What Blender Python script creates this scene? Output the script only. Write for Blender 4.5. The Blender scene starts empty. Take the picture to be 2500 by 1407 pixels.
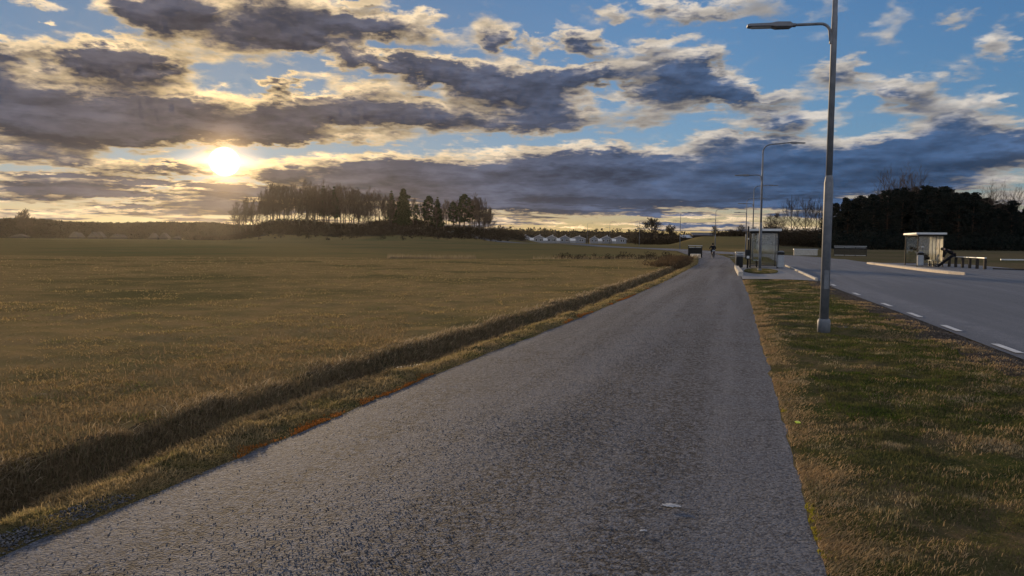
import bpy, math, random
import numpy as np
from mathutils import Vector, Matrix
random.seed(7); RNG = np.random.default_rng(11)
D = bpy.data; SC = bpy.context.scene; COL = SC.collection
rad = math.radians

# ------------------------------------------------------------------ camera
FPX, PITCH, ROLL, EYE = 1800.0, math.atan(112.5 / 1800.0), rad(0.5), 1.6
cam_data = D.cameras.new('camera'); cam = D.objects.new('camera', cam_data); COL.objects.link(cam)
cam_data.sensor_width = 36.0; cam_data.lens = FPX / 2500.0 * 36.0
cam_data.clip_start = 0.05; cam_data.clip_end = 12000
CM = Matrix.Rotation(math.pi / 2 - PITCH, 4, 'X') @ Matrix.Rotation(ROLL, 4, 'Z')
cam.matrix_world = Matrix.Translation((0, 0, EYE)) @ CM
SC.camera = cam
def ray(px, py):
    d = CM.to_3x3() @ Vector(((px - 1250) / FPX, -(py - 703.5) / FPX, -1.0)); return d
def azel(px, py):
    d = ray(px, py).normalized(); return math.degrees(math.atan2(d.x, d.y)), math.degrees(math.asin(d.z))
def at(px, py, z=0.0):
    d = ray(px, py); k = (z - EYE) / d.z; return (d.x * k, d.y * k)
def atY(px, py, Y):
    d = ray(px, py); k = Y / d.y; return (d.x * k, Y, EYE + d.z * k)

# ------------------------------------------------------------------ sun, exposure
SUN_AZ, SUN_EL = azel(548, 395)
sd = D.lights.new('sun', 'SUN'); sd.energy = 4.8; sd.angle = rad(1.2); sd.color = (1.0, 0.72, 0.42)
so = D.objects.new('sun', sd); COL.objects.link(so)
sdir = Vector((math.sin(rad(SUN_AZ)) * math.cos(rad(SUN_EL)), math.cos(rad(SUN_AZ)) * math.cos(rad(SUN_EL)), math.sin(rad(SUN_EL))))
so.rotation_euler = sdir.to_track_quat('Z', 'Y').to_euler(); so.location = sdir * 60
vs = SC.view_settings; vs.view_transform = 'Standard'; vs.look = 'None'; vs.exposure = 0.0; vs.gamma = 1.0
SC.cycles.use_adaptive_sampling = True; SC.cycles.adaptive_threshold = 0.015; SC.cycles.adaptive_min_samples = 12
SC.cycles.max_bounces = 6; SC.cycles.diffuse_bounces = 3; SC.cycles.glossy_bounces = 3; SC.cycles.volume_bounces = 0
SC.cycles.transparent_max_bounces = 12; SC.cycles.use_denoising = True
try: SC.cycles.denoiser = 'OPENIMAGEDENOISE'
except Exception: pass
SC.cycles.sample_clamp_indirect = 4.0

# ------------------------------------------------------------------ sky (world)
class NT:
    """tiny helper for building node chains"""
    def __init__(s, nt): s.nt = nt
    def n(s, typ, **kw):
        nd = s.nt.nodes.new(typ)
        for k, v in kw.items(): setattr(nd, k, v)
        return nd
    def plug(s, sock, v):
        if v is None: return
        if isinstance(v, bpy.types.NodeSocket): s.nt.links.new(v, sock)
        else:
            try: sock.default_value = v
            except Exception:
                sock.default_value = (v, v, v)
    def m(s, op, a, b=None, c=None, clamp=False):
        nd = s.n('ShaderNodeMath', operation=op); nd.use_clamp = clamp
        for i, v in enumerate((a, b, c)): s.plug(nd.inputs[i], v)
        return nd.outputs[0]
    def v(s, op, a, b=None, c=None):
        nd = s.n('ShaderNodeVectorMath', operation=op)
        for i, x in enumerate((a, b, c)):
            if x is not None: s.plug(nd.inputs[i], x)
        return nd.outputs['Value'] if op in ('LENGTH', 'DOT_PRODUCT') else nd.outputs[0]
    def xyz(s, x, y, z=0.0):
        nd = s.n('ShaderNodeCombineXYZ')
        for i, v in enumerate((x, y, z)): s.plug(nd.inputs[i], v)
        return nd.outputs[0]
    def sep(s, v):
        nd = s.n('ShaderNodeSeparateXYZ'); s.plug(nd.inputs[0], v); return nd.outputs
    def noise(s, vec, scale, detail=4, rough=0.5, dist=0.0, out='Fac', dims='3D'):
        nd = s.n('ShaderNodeTexNoise'); nd.noise_dimensions = dims
        s.plug(nd.inputs['Vector'], vec); nd.inputs['Scale'].default_value = scale
        nd.inputs['Detail'].default_value = detail; nd.inputs['Roughness'].default_value = rough
        nd.inputs['Distortion'].default_value = dist
        return nd.outputs[0] if out == 'Fac' else nd.outputs[1]
    def ramp(s, f, a, b, lo=0.0, hi=1.0, smooth=True):
        nd = s.n('ShaderNodeMapRange'); nd.interpolation_type = 'SMOOTHSTEP' if smooth else 'LINEAR'; nd.clamp = not smooth
        s.plug(nd.inputs[0], f)
        for i, x in enumerate((a, b, lo, hi)): s.plug(nd.inputs[i + 1], x)
        return nd.outputs[0]
    def mix(s, f, a, b, mode='MIX'):
        nd = s.n('ShaderNodeMix'); nd.data_type = 'RGBA'; nd.blend_type = mode
        s.plug(nd.inputs[0], f)
        for i, x in ((6, a), (7, b)):
            if isinstance(x, tuple) and len(x) == 3: x = x + (1.0,)
            s.plug(nd.inputs[i], x)
        return nd.outputs[2]

# cloud banks: (px, py, half width, half height, weight) given as seen from the camera, stored as azimuth / elevation
CLOUDS = [
 # dark bodied
 (275,148,190,44,2.0),(-10,150,110,50,.8),(100,255,420,75,1.5),(430,262,200,62,1.25),(40,118,75,32,.6),
 (400,20,130,62,1.7),(560,35,170,70,.85),(700,30,130,70,.9),(640,100,150,55,.75),(455,120,140,60,.5),(300,15,80,40,.5),
 (735,98,70,34,1.2),(850,130,70,44,1.4),(770,55,80,50,.75),
 (905,58,130,36,1.5),(1020,92,110,24,.6),(1190,85,80,50,.65),(1215,100,50,28,.8),(1040,36,60,16,.65),(870,2,70,14,.9),
 (1010,165,130,38,1.2),(1150,182,150,46,1.5),(1290,225,160,44,1.7),(1420,180,140,34,1.5),(940,150,60,26,.7),
 (930,268,160,52,1.6),(740,275,130,44,1.3),(620,280,110,40,.8),(1140,300,170,38,1.0),(1340,290,150,44,1.3),(1100,262,110,40,.7),
 (700,207,48,16,1.3),(880,205,160,20,.55),(700,240,160,16,.45),
 (1425,100,62,26,1.2),(1315,110,45,30,.8),(1300,78,20,10,.5),(1400,62,30,8,.4),(1580,105,70,14,.6),
 (1620,165,150,48,.62),(1720,160,90,36,.55),(1700,214,150,48,1.6),(1850,238,110,22,1.0),(1560,228,60,34,.9),(1480,235,60,14,.5),
 (1600,275,130,30,.55),(1840,285,110,28,.6),(1930,262,80,30,.5),(1530,305,60,22,.5),
 (1500,25,48,24,.7),(1680,40,120,30,.95),(1620,20,80,22,.7),(1840,12,110,24,.5),
 (1740,332,90,18,.6),(1830,345,110,20,.55),
 (2230,265,120,40,.28),(2120,215,90,30,.4),(1905,300,100,30,.55),(1990,290,90,26,.5),(1640,145,130,40,.5),(1500,130,60,20,.45),
 (2020,195,110,44,.62),(2060,170,60,40,.5),(2210,225,100,36,.62),(2170,235,60,20,.3),(2310,265,130,46,.55),(2360,300,150,30,.6),
 (2180,62,60,70,.36),(2345,42,80,18,.45),(2460,110,60,50,.58),(2440,240,50,20,.5),(2000,30,60,30,.32),(2360,175,60,14,.3),
 (105,55,30,9,.6),(260,66,28,10,.6),(80,2,80,10,.5),(290,92,70,14,.5),
 # long dark bank
 (900,420,280,46,1.3),(1250,425,420,62,1.5),(1450,385,200,40,1.2),(1900,395,480,62,1.5),(2300,365,240,58,1.3),(2480,355,120,50,1.2),
 (1300,480,520,34,1.25),(1750,470,420,46,1.1),(2150,440,420,36,.8),(800,470,180,40,.9),(1900,500,200,14,.8),(2250,455,220,12,.5),
 # strips at the left
 (230,310,420,34,1.15),(480,322,300,26,1.2),(80,372,220,34,1.1),(300,345,260,26,.7),(680,322,130,34,1.15),(860,332,200,20,.8),
 (330,410,200,16,1.1),(470,408,150,14,.9),(640,425,90,16,1.0),(210,440,260,16,1.3),(120,460,220,14,1.2),(480,452,220,13,1.0),
 (690,420,60,30,.7),(590,470,160,16,1.1),(30,432,90,14,.5),(380,478,220,10,.9),(60,490,120,6,.7),(250,500,120,6,.6),
 (560,500,160,12,1.0),(345,503,60,5,.8),(620,520,120,8,.7),(430,520,60,4,.5),(720,510,200,20,1.0),
 (1300,505,260,12,1.0),(1130,498,120,16,.7),(1330,545,70,4,.8),(1450,520,200,9,.9),(1640,525,140,6,.8),(1560,545,120,4,.8),
 (1230,553,80,4,.6),(1400,556,110,3,.7),(1720,552,100,4,.6),(1800,535,70,5,.7),(1940,470,80,12,.5),(1960,495,120,10,.5),
]
def make_cloud_group():
    g = D.node_groups.new('cloud_density', 'ShaderNodeTree')
    g.interface.new_socket('P', in_out='INPUT', socket_type='NodeSocketVector')
    g.interface.new_socket('Density', in_out='OUTPUT', socket_type='NodeSocketFloat')
    T = NT(g); gi = T.n('NodeGroupInput'); go = T.n('NodeGroupOutput')
    P = gi.outputs[0]
    az, el, _ = T.sep(P)
    azr = T.m('RADIANS', az); elr = T.m('RADIANS', T.m('MAXIMUM', el, 0.0))
    den = T.m('ADD', T.m('TANGENT', T.m('MINIMUM', elr, 1.4)), 0.16)
    q = T.xyz(T.m('DIVIDE', T.m('SINE', azr), den), T.m('DIVIDE', T.m('COSINE', azr), den), 0.0)
    # ragged outlines: push the sample point about with fractal noise, less towards the horizon
    w1 = T.noise(q, 3.0, 3.0, 0.55, out='Color', dims='2D')
    w2 = T.noise(q, 12.0, 5.0, 0.6, out='Color', dims='2D')
    amp = T.ramp(el, 0.0, 12.0, 0.22, 1.0, smooth=False)
    off = T.v('SUBTRACT', w1, (0.5, 0.5, 0.5)); off2 = T.v('SUBTRACT', w2, (0.5, 0.5, 0.5))
    o = T.v('ADD', T.v('MULTIPLY', off, (4.5, 1.8, 0.0)), T.v('MULTIPLY', off2, (3.4, 2.0, 0.0)))
    sc = T.n('ShaderNodeVectorMath', operation='SCALE'); T.plug(sc.inputs[0], o); T.plug(sc.inputs['Scale'], amp)
    W = T.v('MULTIPLY', T.v('ADD', P, sc.outputs[0]), (1, 1, 0))
    acc = None
    for px, py, rx, ry, w in CLOUDS:
        a, e = azel(px, py)
        cosf = math.cos(rad(a)) ** 2
        rax = math.degrees(rx / FPX) * cosf * 1.24 + .15; ray_ = math.degrees(ry / FPX) * 1.24 + .05
        nd = T.v('MULTIPLY_ADD', W, (1 / rax, 1 / ray_, 0.0), (-a / rax, -e / ray_, 0.0))
        ln = T.v('LENGTH', nd)
        b = T.ramp(ln, 1.0, 0.12, 0.0, w)
        acc = b if acc is None else T.m('ADD', acc, b)
    acc = T.m('MINIMUM', acc, 2.1)
    # everything outside the photographed part of the sky: broken cloud as well
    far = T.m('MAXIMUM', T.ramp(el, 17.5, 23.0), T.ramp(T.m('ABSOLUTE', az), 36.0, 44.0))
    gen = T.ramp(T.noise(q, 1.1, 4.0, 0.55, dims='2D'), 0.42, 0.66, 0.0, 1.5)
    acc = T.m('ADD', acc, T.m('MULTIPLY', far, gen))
    low = T.ramp(el, 5.2, 1.6)                     # thin sunset streaks over the horizon
    st = T.ramp(T.noise(T.v('MULTIPLY', P, (0.10, 1.5, 0.0)), 1.0, 5.0, 0.55, dims='2D'), 0.40, 0.58, 0.0, 1.1)
    acc = T.m('ADD', acc, T.m('MULTIPLY', low, st))
    fb = T.m('SUBTRACT', T.noise(q, 7.5, 6.0, 0.54, dims='2D'), 0.5)
    fine = T.m('SUBTRACT', T.noise(T.v('MULTIPLY', q, (1, 1.2, 1)), 38.0, 3.0, 0.6, dims='2D'), 0.5)
    dd = T.m('ADD', acc, T.m('ADD', T.m('MULTIPLY', fb, 1.0), T.m('MULTIPLY', fine, 0.08)))
    T.plug(go.inputs[0], dd)
    return g
wd = D.worlds.new('World'); SC.world = wd; wd.use_nodes = True
T = NT(wd.node_tree); wd.node_tree.nodes.clear()
outw = T.n('ShaderNodeOutputWorld'); bg = T.n('ShaderNodeBackground'); bg.inputs['Strength'].default_value = 0.1
T.nt.links.new(bg.outputs[0], outw.inputs[0])
tc = T.n('ShaderNodeTexCoord'); DIR = T.v('NORMALIZE', tc.outputs['Generated'])
dx, dy, dz = T.sep(DIR)
AZ = T.m('DEGREES', T.m('ARCTAN2', dx, dy)); EL = T.m('DEGREES', T.m('ARCSINE', dz))
sky = T.n('ShaderNodeTexSky'); sky.sky_type = 'NISHITA'; sky.sun_disc = False
sky.sun_elevation = rad(SUN_EL); sky.sun_rotation = rad(SUN_AZ); sky.air_density = 1.0; sky.dust_density = 0.5; sky.ozone_density = 2.5
s0 = T.v('MULTIPLY', sky.outputs[0], (0.95, 1.45, 2.35))
_sa = T.m('DEGREES', T.m('ARCCOSINE', T.m('MINIMUM', T.v('DOT_PRODUCT', DIR, tuple(sdir)), 0.99999)))
_k = T.ramp(_sa, 2.0, 38.0, 0.42, 1.0)
s0 = T.v('MULTIPLY', T.mix(T.ramp(T.m('DEGREES', T.m('ARCSINE', dz)), 5.0, 0.0), s0, T.v('MULTIPLY', s0, (2.0, 1.02, 0.48))), T.xyz(_k, _k, _k))
SKYC = T.v('DIVIDE', s0, T.v('ADD', T.v('MULTIPLY', s0, (0.10, 0.10, 0.085)), (1.0, 1.0, 1.0)))
CG = make_cloud_group()
def dens(p):
    nd = T.n('ShaderNodeGroup'); nd.node_tree = CG; T.plug(nd.inputs[0], p); return nd.outputs[0]
PP = T.xyz(AZ, EL, 0.0)
D0 = dens(PP); D1 = dens(T.v('ADD', PP, (-0.12, 0.55, 0.0)))
SDOT = T.v('DOT_PRODUCT', DIR, tuple(sdir))
SANG = T.m('DEGREES', T.m('ARCCOSINE', T.m('MINIMUM', SDOT, 0.99999)))
near = T.m('POWER', T.ramp(SANG, 42.0, 1.0, 0.0, 1.0, smooth=False), 1.7)      # 1 at the sun, 0 far off
back = T.ramp(SANG, 50.0, 110.0)                       # front-lit clouds behind and overhead, brightened out of view to light the ground
cover = T.ramp(D0, 0.06, 0.72)
thick = T.ramp(D0, 0.32, 1.16)
rim = T.m('MULTIPLY', T.ramp(T.m('SUBTRACT', D0, D1), 0.04, 0.6), T.ramp(D0, 1.5, 0.9))      # tops, where the sheet thins upwards
lowel = T.ramp(EL, 5.5, 0.5)
lightc = T.mix(T.m('MAXIMUM', near, T.m('MULTIPLY', lowel, T.ramp(SANG, 75.0, 20.0, 0.0, 0.75))), (4.4, 4.0, 3.5), (10.5, 7.3, 3.4))
darkc = T.mix(T.m('POWER', near, 0.6), (0.45, 0.85, 1.70), (0.95, 0.78, 0.78))
thick2 = T.m('MULTIPLY', thick, T.m('SUBTRACT', 1.0, T.m('MULTIPLY', rim, 0.72)))
cloudc = T.mix(thick2, lightc, darkc)
mott = T.ramp(T.noise(T.v('MULTIPLY', PP, (0.22, 0.8, 1)), 0.9, 4.0, 0.6, dims='2D'), 0.3, 0.75, 0.78, 1.28)
relief = T.m('MULTIPLY', mott, T.ramp(T.m('SUBTRACT', D0, D1), -0.5, 0.5, 0.72, 1.42, smooth=False))
cloudc = T.mix(1.0, cloudc, T.xyz(relief, relief, relief), 'MULTIPLY')
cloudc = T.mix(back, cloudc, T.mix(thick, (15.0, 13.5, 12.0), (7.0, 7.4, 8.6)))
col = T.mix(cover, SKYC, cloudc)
# the sun and its aureole
aur = T.m('POWER', T.ramp(SANG, 4.2, 0.0, smooth=False), 3.0)
stretch = T.v('LENGTH', T.v('MULTIPLY', T.v('SUBTRACT', PP, (SUN_AZ, SUN_EL, 0)), (0.28, 1.5, 0)))
gap = T.m('POWER', T.ramp(stretch, 1.15, 0.0, smooth=False), 1.5)
col = T.mix(1.0, col, T.mix(1.0, (16.0, 10.0, 4.8), T.xyz(aur, aur, aur), 'MULTIPLY'), 'ADD')
col = T.mix(1.0, col, T.mix(1.0, (13.0, 9.5, 5.2), T.xyz(gap, gap, gap), 'MULTIPLY'), 'ADD')
disc = T.ramp(SANG, 1.1, 0.40, 0.0, 160.0)
col = T.mix(1.0, col, T.mix(1.0, (1.0, 0.9, 0.7), T.xyz(disc, disc, disc), 'MULTIPLY'), 'ADD')
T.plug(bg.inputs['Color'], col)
wd.cycles.sampling_method = 'MANUAL'; wd.cycles.sample_map_resolution = 1024

# ------------------------------------------------------------------ helpers
def link(o, parent=None):
    COL.objects.link(o)
    if parent is not None: o.parent = parent
    return o
def tag(o, label=None, cat=None, group=None, kind=None):
    if label: o['label'] = label
    if cat: o['category'] = cat
    if group: o['group'] = group
    if kind: o['kind'] = kind
    return o
def empty(name, loc, label, cat, rotz=0.0, group=None):
    o = D.objects.new(name, None); link(o); o.location = loc; o.rotation_euler = (0, 0, rotz); o.empty_display_size = .3
    return tag(o, label, cat, group)
def copy_tree(o, parent=None):
    c = o.copy(); COL.objects.link(c)
    if parent is not None: c.parent = parent
    for ch in [k for k in D.objects if k.parent == o]: copy_tree(ch, c)
    return c
def np_mesh(name, verts, faces_list, mat, parent=None, smooth=False):
    """verts (N,3); faces_list: list of (M,k) int arrays"""
    me = D.meshes.new(name); verts = np.asarray(verts, dtype=np.float32)
    me.vertices.add(len(verts)); me.vertices.foreach_set('co', verts.ravel())
    loops = np.concatenate([f.ravel() for f in faces_list]).astype(np.int32)
    tot = np.concatenate([np.full(len(f), f.shape[1]) for f in faces_list]).astype(np.int32)
    st = np.concatenate([[0], np.cumsum(tot)[:-1]]).astype(np.int32)
    me.loops.add(len(loops)); me.loops.foreach_set('vertex_index', loops)
    me.polygons.add(len(tot)); me.polygons.foreach_set('loop_start', st); me.polygons.foreach_set('loop_total', tot)
    if smooth: me.polygons.foreach_set('use_smooth', np.ones(len(tot), dtype=bool))
    me.update(calc_edges=True)
    if mat: me.materials.append(mat)
    return link(D.objects.new(name, me), parent)
class MB:
    def __init__(s): s.v = []; s.f = []; s.sm = []
    def _add(s, vs, fs, smooth=False):
        k = len(s.v); s.v += [tuple(v) for v in vs]; s.f += [tuple(k + i for i in f) for f in fs]; s.sm += [smooth] * len(fs); return s
    def box(s, c, d, rot=None, bevel=0.0):
        hx, hy, hz = d[0] / 2, d[1] / 2, d[2] / 2
        if bevel <= 0:
            vs = [Vector((x * hx, y * hy, z * hz)) for z in (-1, 1) for y in (-1, 1) for x in (-1, 1)]
            fs = [(0, 2, 3, 1), (4, 5, 7, 6), (0, 1, 5, 4), (2, 6, 7, 3), (0, 4, 6, 2), (1, 3, 7, 5)]
        else:
            b = min(bevel, hx * .9, hy * .9, hz * .9); vs = []; fs = []
            ring = [(-hx + b, -hy), (hx - b, -hy), (hx, -hy + b), (hx, hy - b), (hx - b, hy), (-hx + b, hy), (-hx, hy - b), (-hx, -hy + b)]
            def R(z, k): return [Vector((x * k[0], y * k[1], z)) for x, y in ring]
            k0 = ((hx - b) / hx, (hy - b) / hy)
            for z, k in ((-hz, k0), (-hz + b, (1, 1)), (hz - b, (1, 1)), (hz, k0)): vs += R(z, k)
            for j in range(3):
                for i in range(8): fs.append((j * 8 + i, j * 8 + (i + 1) % 8, j * 8 + 8 + (i + 1) % 8, j * 8 + 8 + i))
            fs.append(tuple(range(7, -1, -1))); fs.append(tuple(range(24, 32)))
        if rot is not None: vs = [rot @ v for v in vs]
        c = Vector(c); return s._add([v + c for v in vs], fs)
    def tube(s, pts, r, n=8, cap=True, smooth=True):
        pts = [Vector(p) for p in pts]; k = len(pts)
        rr = r if isinstance(r, (list, tuple)) else [r] * k
        vs = []; fs = []; up = Vector((0, 0, 1)); prev = None
        for i, p in enumerate(pts):
            t = (pts[min(i + 1, k - 1)] - pts[max(i - 1, 0)]).normalized()
            if prev is None:
                a = t.cross(up) if abs(t.z) < .95 else t.cross(Vector((0, 1, 0)))
            else: a = prev - t * prev.dot(t)
            a.normalize(); prev = a; b = t.cross(a)
            for j in range(n):
                th = 2 * math.pi * j / n; vs.append(p + (a * math.cos(th) + b * math.sin(th)) * rr[i])
        for i in range(k - 1):
            for j in range(n): fs.append((i * n + j, i * n + (j + 1) % n, (i + 1) * n + (j + 1) % n, (i + 1) * n + j))
        s._add(vs, fs, smooth)
        if cap:
            b0 = len(s.v) - len(vs); s.f.append(tuple(b0 + j for j in range(n - 1, -1, -1))); s.sm.append(False)
            s.f.append(tuple(b0 + (k - 1) * n + j for j in range(n))); s.sm.append(False)
        return s
    def torus(s, c, R, r, axis='X', n=28, m=6):
        vs = []; fs = []
        for i in range(n):
            a = 2 * math.pi * i / n
            for j in range(m):
                b = 2 * math.pi * j / m; q = R + r * math.cos(b)
                p = (r * math.sin(b), q * math.cos(a), q * math.sin(a))
                if axis == 'Z': p = (p[1], p[2], p[0])
                vs.append(Vector(p) + Vector(c))
        for i in range(n):
            for j in range(m): fs.append((i * m + j, i * m + (j + 1) % m, ((i + 1) % n) * m + (j + 1) % m, ((i + 1) % n) * m + j))
        return s._add(vs, fs, True)
    def ball(s, c, r, n=10, sq=(1, 1, 1)):
        vs = []; fs = []
        for i in range(n // 2 + 1):
            ph = math.pi * i / (n // 2)
            for j in range(n):
                th = 2 * math.pi * j / n
                vs.append((c[0] + r * sq[0] * math.sin(ph) * math.cos(th), c[1] + r * sq[1] * math.sin(ph) * math.sin(th), c[2] + r * sq[2] * math.cos(ph)))
        for i in range(n // 2):
            for j in range(n): fs.append((i * n + j, (i + 1) * n + j, (i + 1) * n + (j + 1) % n, i * n + (j + 1) % n))
        return s._add(vs, fs, True)
    def prism(s, poly, z0, z1):
        n = len(poly); vs = [(x, y, z0) for x, y in poly] + [(x, y, z1) for x, y in poly]
        fs = [tuple(range(n - 1, -1, -1)), tuple(range(n, 2 * n))] + [(i, (i + 1) % n, n + (i + 1) % n, n + i) for i in range(n)]
        return s._add(vs, fs)
    def build(s, name, mat, parent=None):
        me = D.meshes.new(name); me.from_pydata(s.v, [], s.f)
        for p, q in zip(me.polygons, s.sm): p.use_smooth = q
        me.materials.append(mat); me.update()
        return link(D.objects.new(name, me), parent)

# ------------------------------------------------------------------ materials
MATS = {}
def material(name, c1, c2=None, scale=4.0, rough=0.7, spec=0.3, metal=0.0, bump=0.0, bscale=None, detail=5, lo=.35, hi=.65, thin=0.0):
    if name in MATS: return MATS[name]
    m = D.materials.new(name); m.use_nodes = True; T = NT(m.node_tree)
    b = m.node_tree.nodes['Principled BSDF']; pos = T.n('ShaderNodeTexCoord').outputs['Object']
    if c2 is not None:
        f = T.ramp(T.noise(pos, scale, detail, .6), lo, hi)
        T.plug(b.inputs['Base Color'], T.mix(f, c1, c2))
    else: b.inputs['Base Color'].default_value = (*c1, 1)
    b.inputs['Roughness'].default_value = rough; b.inputs['Specular IOR Level'].default_value = spec; b.inputs['Metallic'].default_value = metal
    if bump:
        nd = T.n('ShaderNodeBump'); nd.inputs['Strength'].default_value = bump; nd.inputs['Distance'].default_value = .02
        T.plug(nd.inputs['Height'], T.noise(pos, bscale or scale * 6, 4, .6)); T.plug(b.inputs['Normal'], nd.outputs[0])
    MATS[name] = m; return m
def leaf_material(name, cols, patch=None, pscale=1.2, trans=0.35, pw=(.4, .6)):
    """foliage or grass: every island its own tint out of cols, patches of a second tint, light shining through"""
    m = D.materials.new(name); m.use_nodes = True; T = NT(m.node_tree); T.nt.nodes.clear()
    out = T.n('ShaderNodeOutputMaterial'); geo = T.n('ShaderNodeNewGeometry')
    cr = T.n('ShaderNodeValToRGB'); els = cr.color_ramp.elements
    for i, c in enumerate(cols):
        e = els[i] if i < 2 else els.new(1.0)
        e.position = i / (len(cols) - 1); e.color = (*c, 1)
    T.plug(cr.inputs[0], geo.outputs['Random Per Island']); col = cr.outputs[0]
    if patch:
        f = T.ramp(T.noise(geo.outputs['Position'], pscale, 3, .55), pw[0], pw[1])
        cr2 = T.n('ShaderNodeValToRGB'); e2 = cr2.color_ramp.elements
        for i, c in enumerate(patch):
            e = e2[i] if i < 2 else e2.new(1.0)
            e.position = i / (len(patch) - 1); e.color = (*c, 1)
        T.plug(cr2.inputs[0], geo.outputs['Random Per Island']); col = T.mix(f, col, cr2.outputs[0])
    di = T.n('ShaderNodeBsdfDiffuse'); T.plug(di.inputs['Color'], col)
    tr = T.n('ShaderNodeBsdfTranslucent'); T.plug(tr.inputs['Color'], col)
    mx = T.n('ShaderNodeMixShader'); mx.inputs[0].default_value = trans
    T.nt.links.new(di.outputs[0], mx.inputs[1]); T.nt.links.new(tr.outputs[0], mx.inputs[2]); T.nt.links.new(mx.outputs[0], out.inputs[0])
    return m

# ------------------------------------------------------------------ lie of the land
TH = rad(17.0); ST, CT = math.sin(TH), math.cos(TH)
def fr(s, t): return (s * ST + t * CT, s * CT - t * ST)          # along the path, across it -> x, y
def st_of(x, y): return (x * ST + y * CT, x * CT - y * ST)
S_L = [-30, 0, 8.6, 14.3, 22, 34, 59, 85, 105, 125]; T_L = [-3.55, -3.5, -3.43, -3.2, -3.02, -2.87, -2.95, -4.2, -6.6, -9.5]
S_R = [-30, 0, 12, 24, 36, 61, 85, 105, 125]; T_R = [.52, .48, .41, .36, .18, -.19, -.9, -2.2, -4.5]
S_E = [-30, 0, 12, 21, 29, 44, 60, 96]; T_E = [4.3, 4.12, 3.89, 3.67, 3.45, 3.45, 3.42, 3.4]
tL = lambda s: np.interp(s, S_L, T_L); tR = lambda s: np.interp(s, S_R, T_R); tE = lambda s: np.interp(s, S_E, T_E)
def ss(x, a, b):
    k = np.clip((np.asarray(x, float) - a) / (b - a), 0, 1); return k * k * (3 - 2 * k)
_perm = RNG.random((256, 256))
def vnoise(x, y, sc):
    x = np.asarray(x, float) * sc; y = np.asarray(y, float) * sc
    i = np.floor(x).astype(int); j = np.floor(y).astype(int); u = x - i; v = y - j
    u = u * u * (3 - 2 * u); v = v * v * (3 - 2 * v)
    g = lambda a, b: _perm[a % 256, b % 256]
    return (g(i, j) * (1 - u) + g(i + 1, j) * u) * (1 - v) + (g(i, j + 1) * (1 - u) + g(i + 1, j + 1) * u) * v - .5
def base_z(x, y):
    x = np.asarray(x, float); y = np.asarray(y, float)
    z = .55 * ss(y, 95, 150) + .55 * ss(y, 165, 260)
    # grassy rise beyond the road
    z = z + 2.9 * ss(y, 165, 235) * ss(-y, -420, -270) * ss(x / np.maximum(y, 1), .205, .26) * ss(-x / np.maximum(y, 1), -.46, -.34)
    # the two wooded knolls behind the field
    a = x / np.maximum(y, 1)
    hx = a * 385.0
    g = lambda c, w, h: h * np.exp(-(((hx - c) / w) ** 4))
    ridge = np.maximum.reduce([g(-113, 25, 9.2), g(-58, 27, 9.8), g(-87, 30, 7.4), g(-29, 22, 6.6), g(-10, 18, 4.6)])
    z = z + ridge * np.exp(-(((y - 385) / 40.0) ** 2))
    return z
def stream_d(x, y):                       # distance to the small stream that runs under the path
    yy = np.interp(x, [-200, -40, -10, 5, 15, 21, 30], [66, 66, 70, 74.5, 78, 81, 84])
    return y - yy
def ground_z(x, y):
    x = np.asarray(x, float); y = np.asarray(y, float)
    s, t = st_of(x, y); z = base_z(x, y)
    dl = t - tL(s)
    near = ss(-s, -78, -70) * np.interp(s, [0, 4.4, 5.4, 7.2, 8.6, 100], [1.0, 1.0, .35, .35, 1.0, 1.0])
    prof = np.interp(dl + .30 * vnoise(x, y, .9) * ss(-dl, .9, 1.4), [-2.4, -1.5, -1.26, -1.03, -.88, -.55, -.38, -.1, 0.0], [.0, .04, .02, -.26, -.30, -.04, .015, .01, 0.0])
    z = z + prof * near
    sd_ = stream_d(x, y); inl = ss(-(t - tL(s)), .2, 1.2) * ss(x, -20, 0)
    z = z - .6 * np.exp(-(sd_ / 1.6) ** 2) * inl
    onp = (t > tL(s) + .01) & (t < tR(s) - .01) & (s < 130)
    onr = (t > tE(s) + .01) & (t < 19.5) & (s < 74) | (t > tE(s) + .01) & (t < 11.3) & (s < 104)
    rough = vnoise(x, y, 1.3) * .06 + vnoise(x + 31, y, 4.1) * .035 + vnoise(x, y + 17, 11.0) * .018
    amp = np.where(dl < -.3, np.where(dl > -1.9, 1.4, 1.0), .9) * np.clip(1.2 - s / 200, .3, 1)
    verge = (t > tR(s)) & (t < tE(s))
    edge = np.minimum(np.abs(t - tR(s)), np.abs(t - tE(s)))
    amp = np.where(verge, ss(edge, 0.0, .5) * 1.1, amp)
    amp = np.where((dl < 0) & (dl > -.3), .3, amp)
    amp = np.where((s < 130) & (t > tL(s) - .05) & (t < tR(s) + .02) | (s < 104) & (np.abs(t - tE(s)) < .02), 0, amp)
    z = z + rough * amp * np.where(onp | onr, 0, 1)
    plat = verge & (s > 34.3) & (s < 58)
    z = np.where(verge & ~plat, z + .035 * ss(edge, 0, .35), z); z = np.where(plat, base_z(x, y) - .02, z)
    # hollow by the lamp post and the little trench beside it
    z = z - .13 * np.exp(-(((s - 14.2) / .45) ** 2 + ((t - 2.75) / .75) ** 2)) * verge
    z = z - .05 * np.exp(-(((s - 15.0 - .12 * t) / .16) ** 2)) * verge
    far_road = ss(s, 88, 100) * np.exp(-(road_dist(x, y) / 6.0) ** 4)
    z = np.where(onp | onr, z - .045, z)
    z = z - .06 * far_road
    return z
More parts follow.
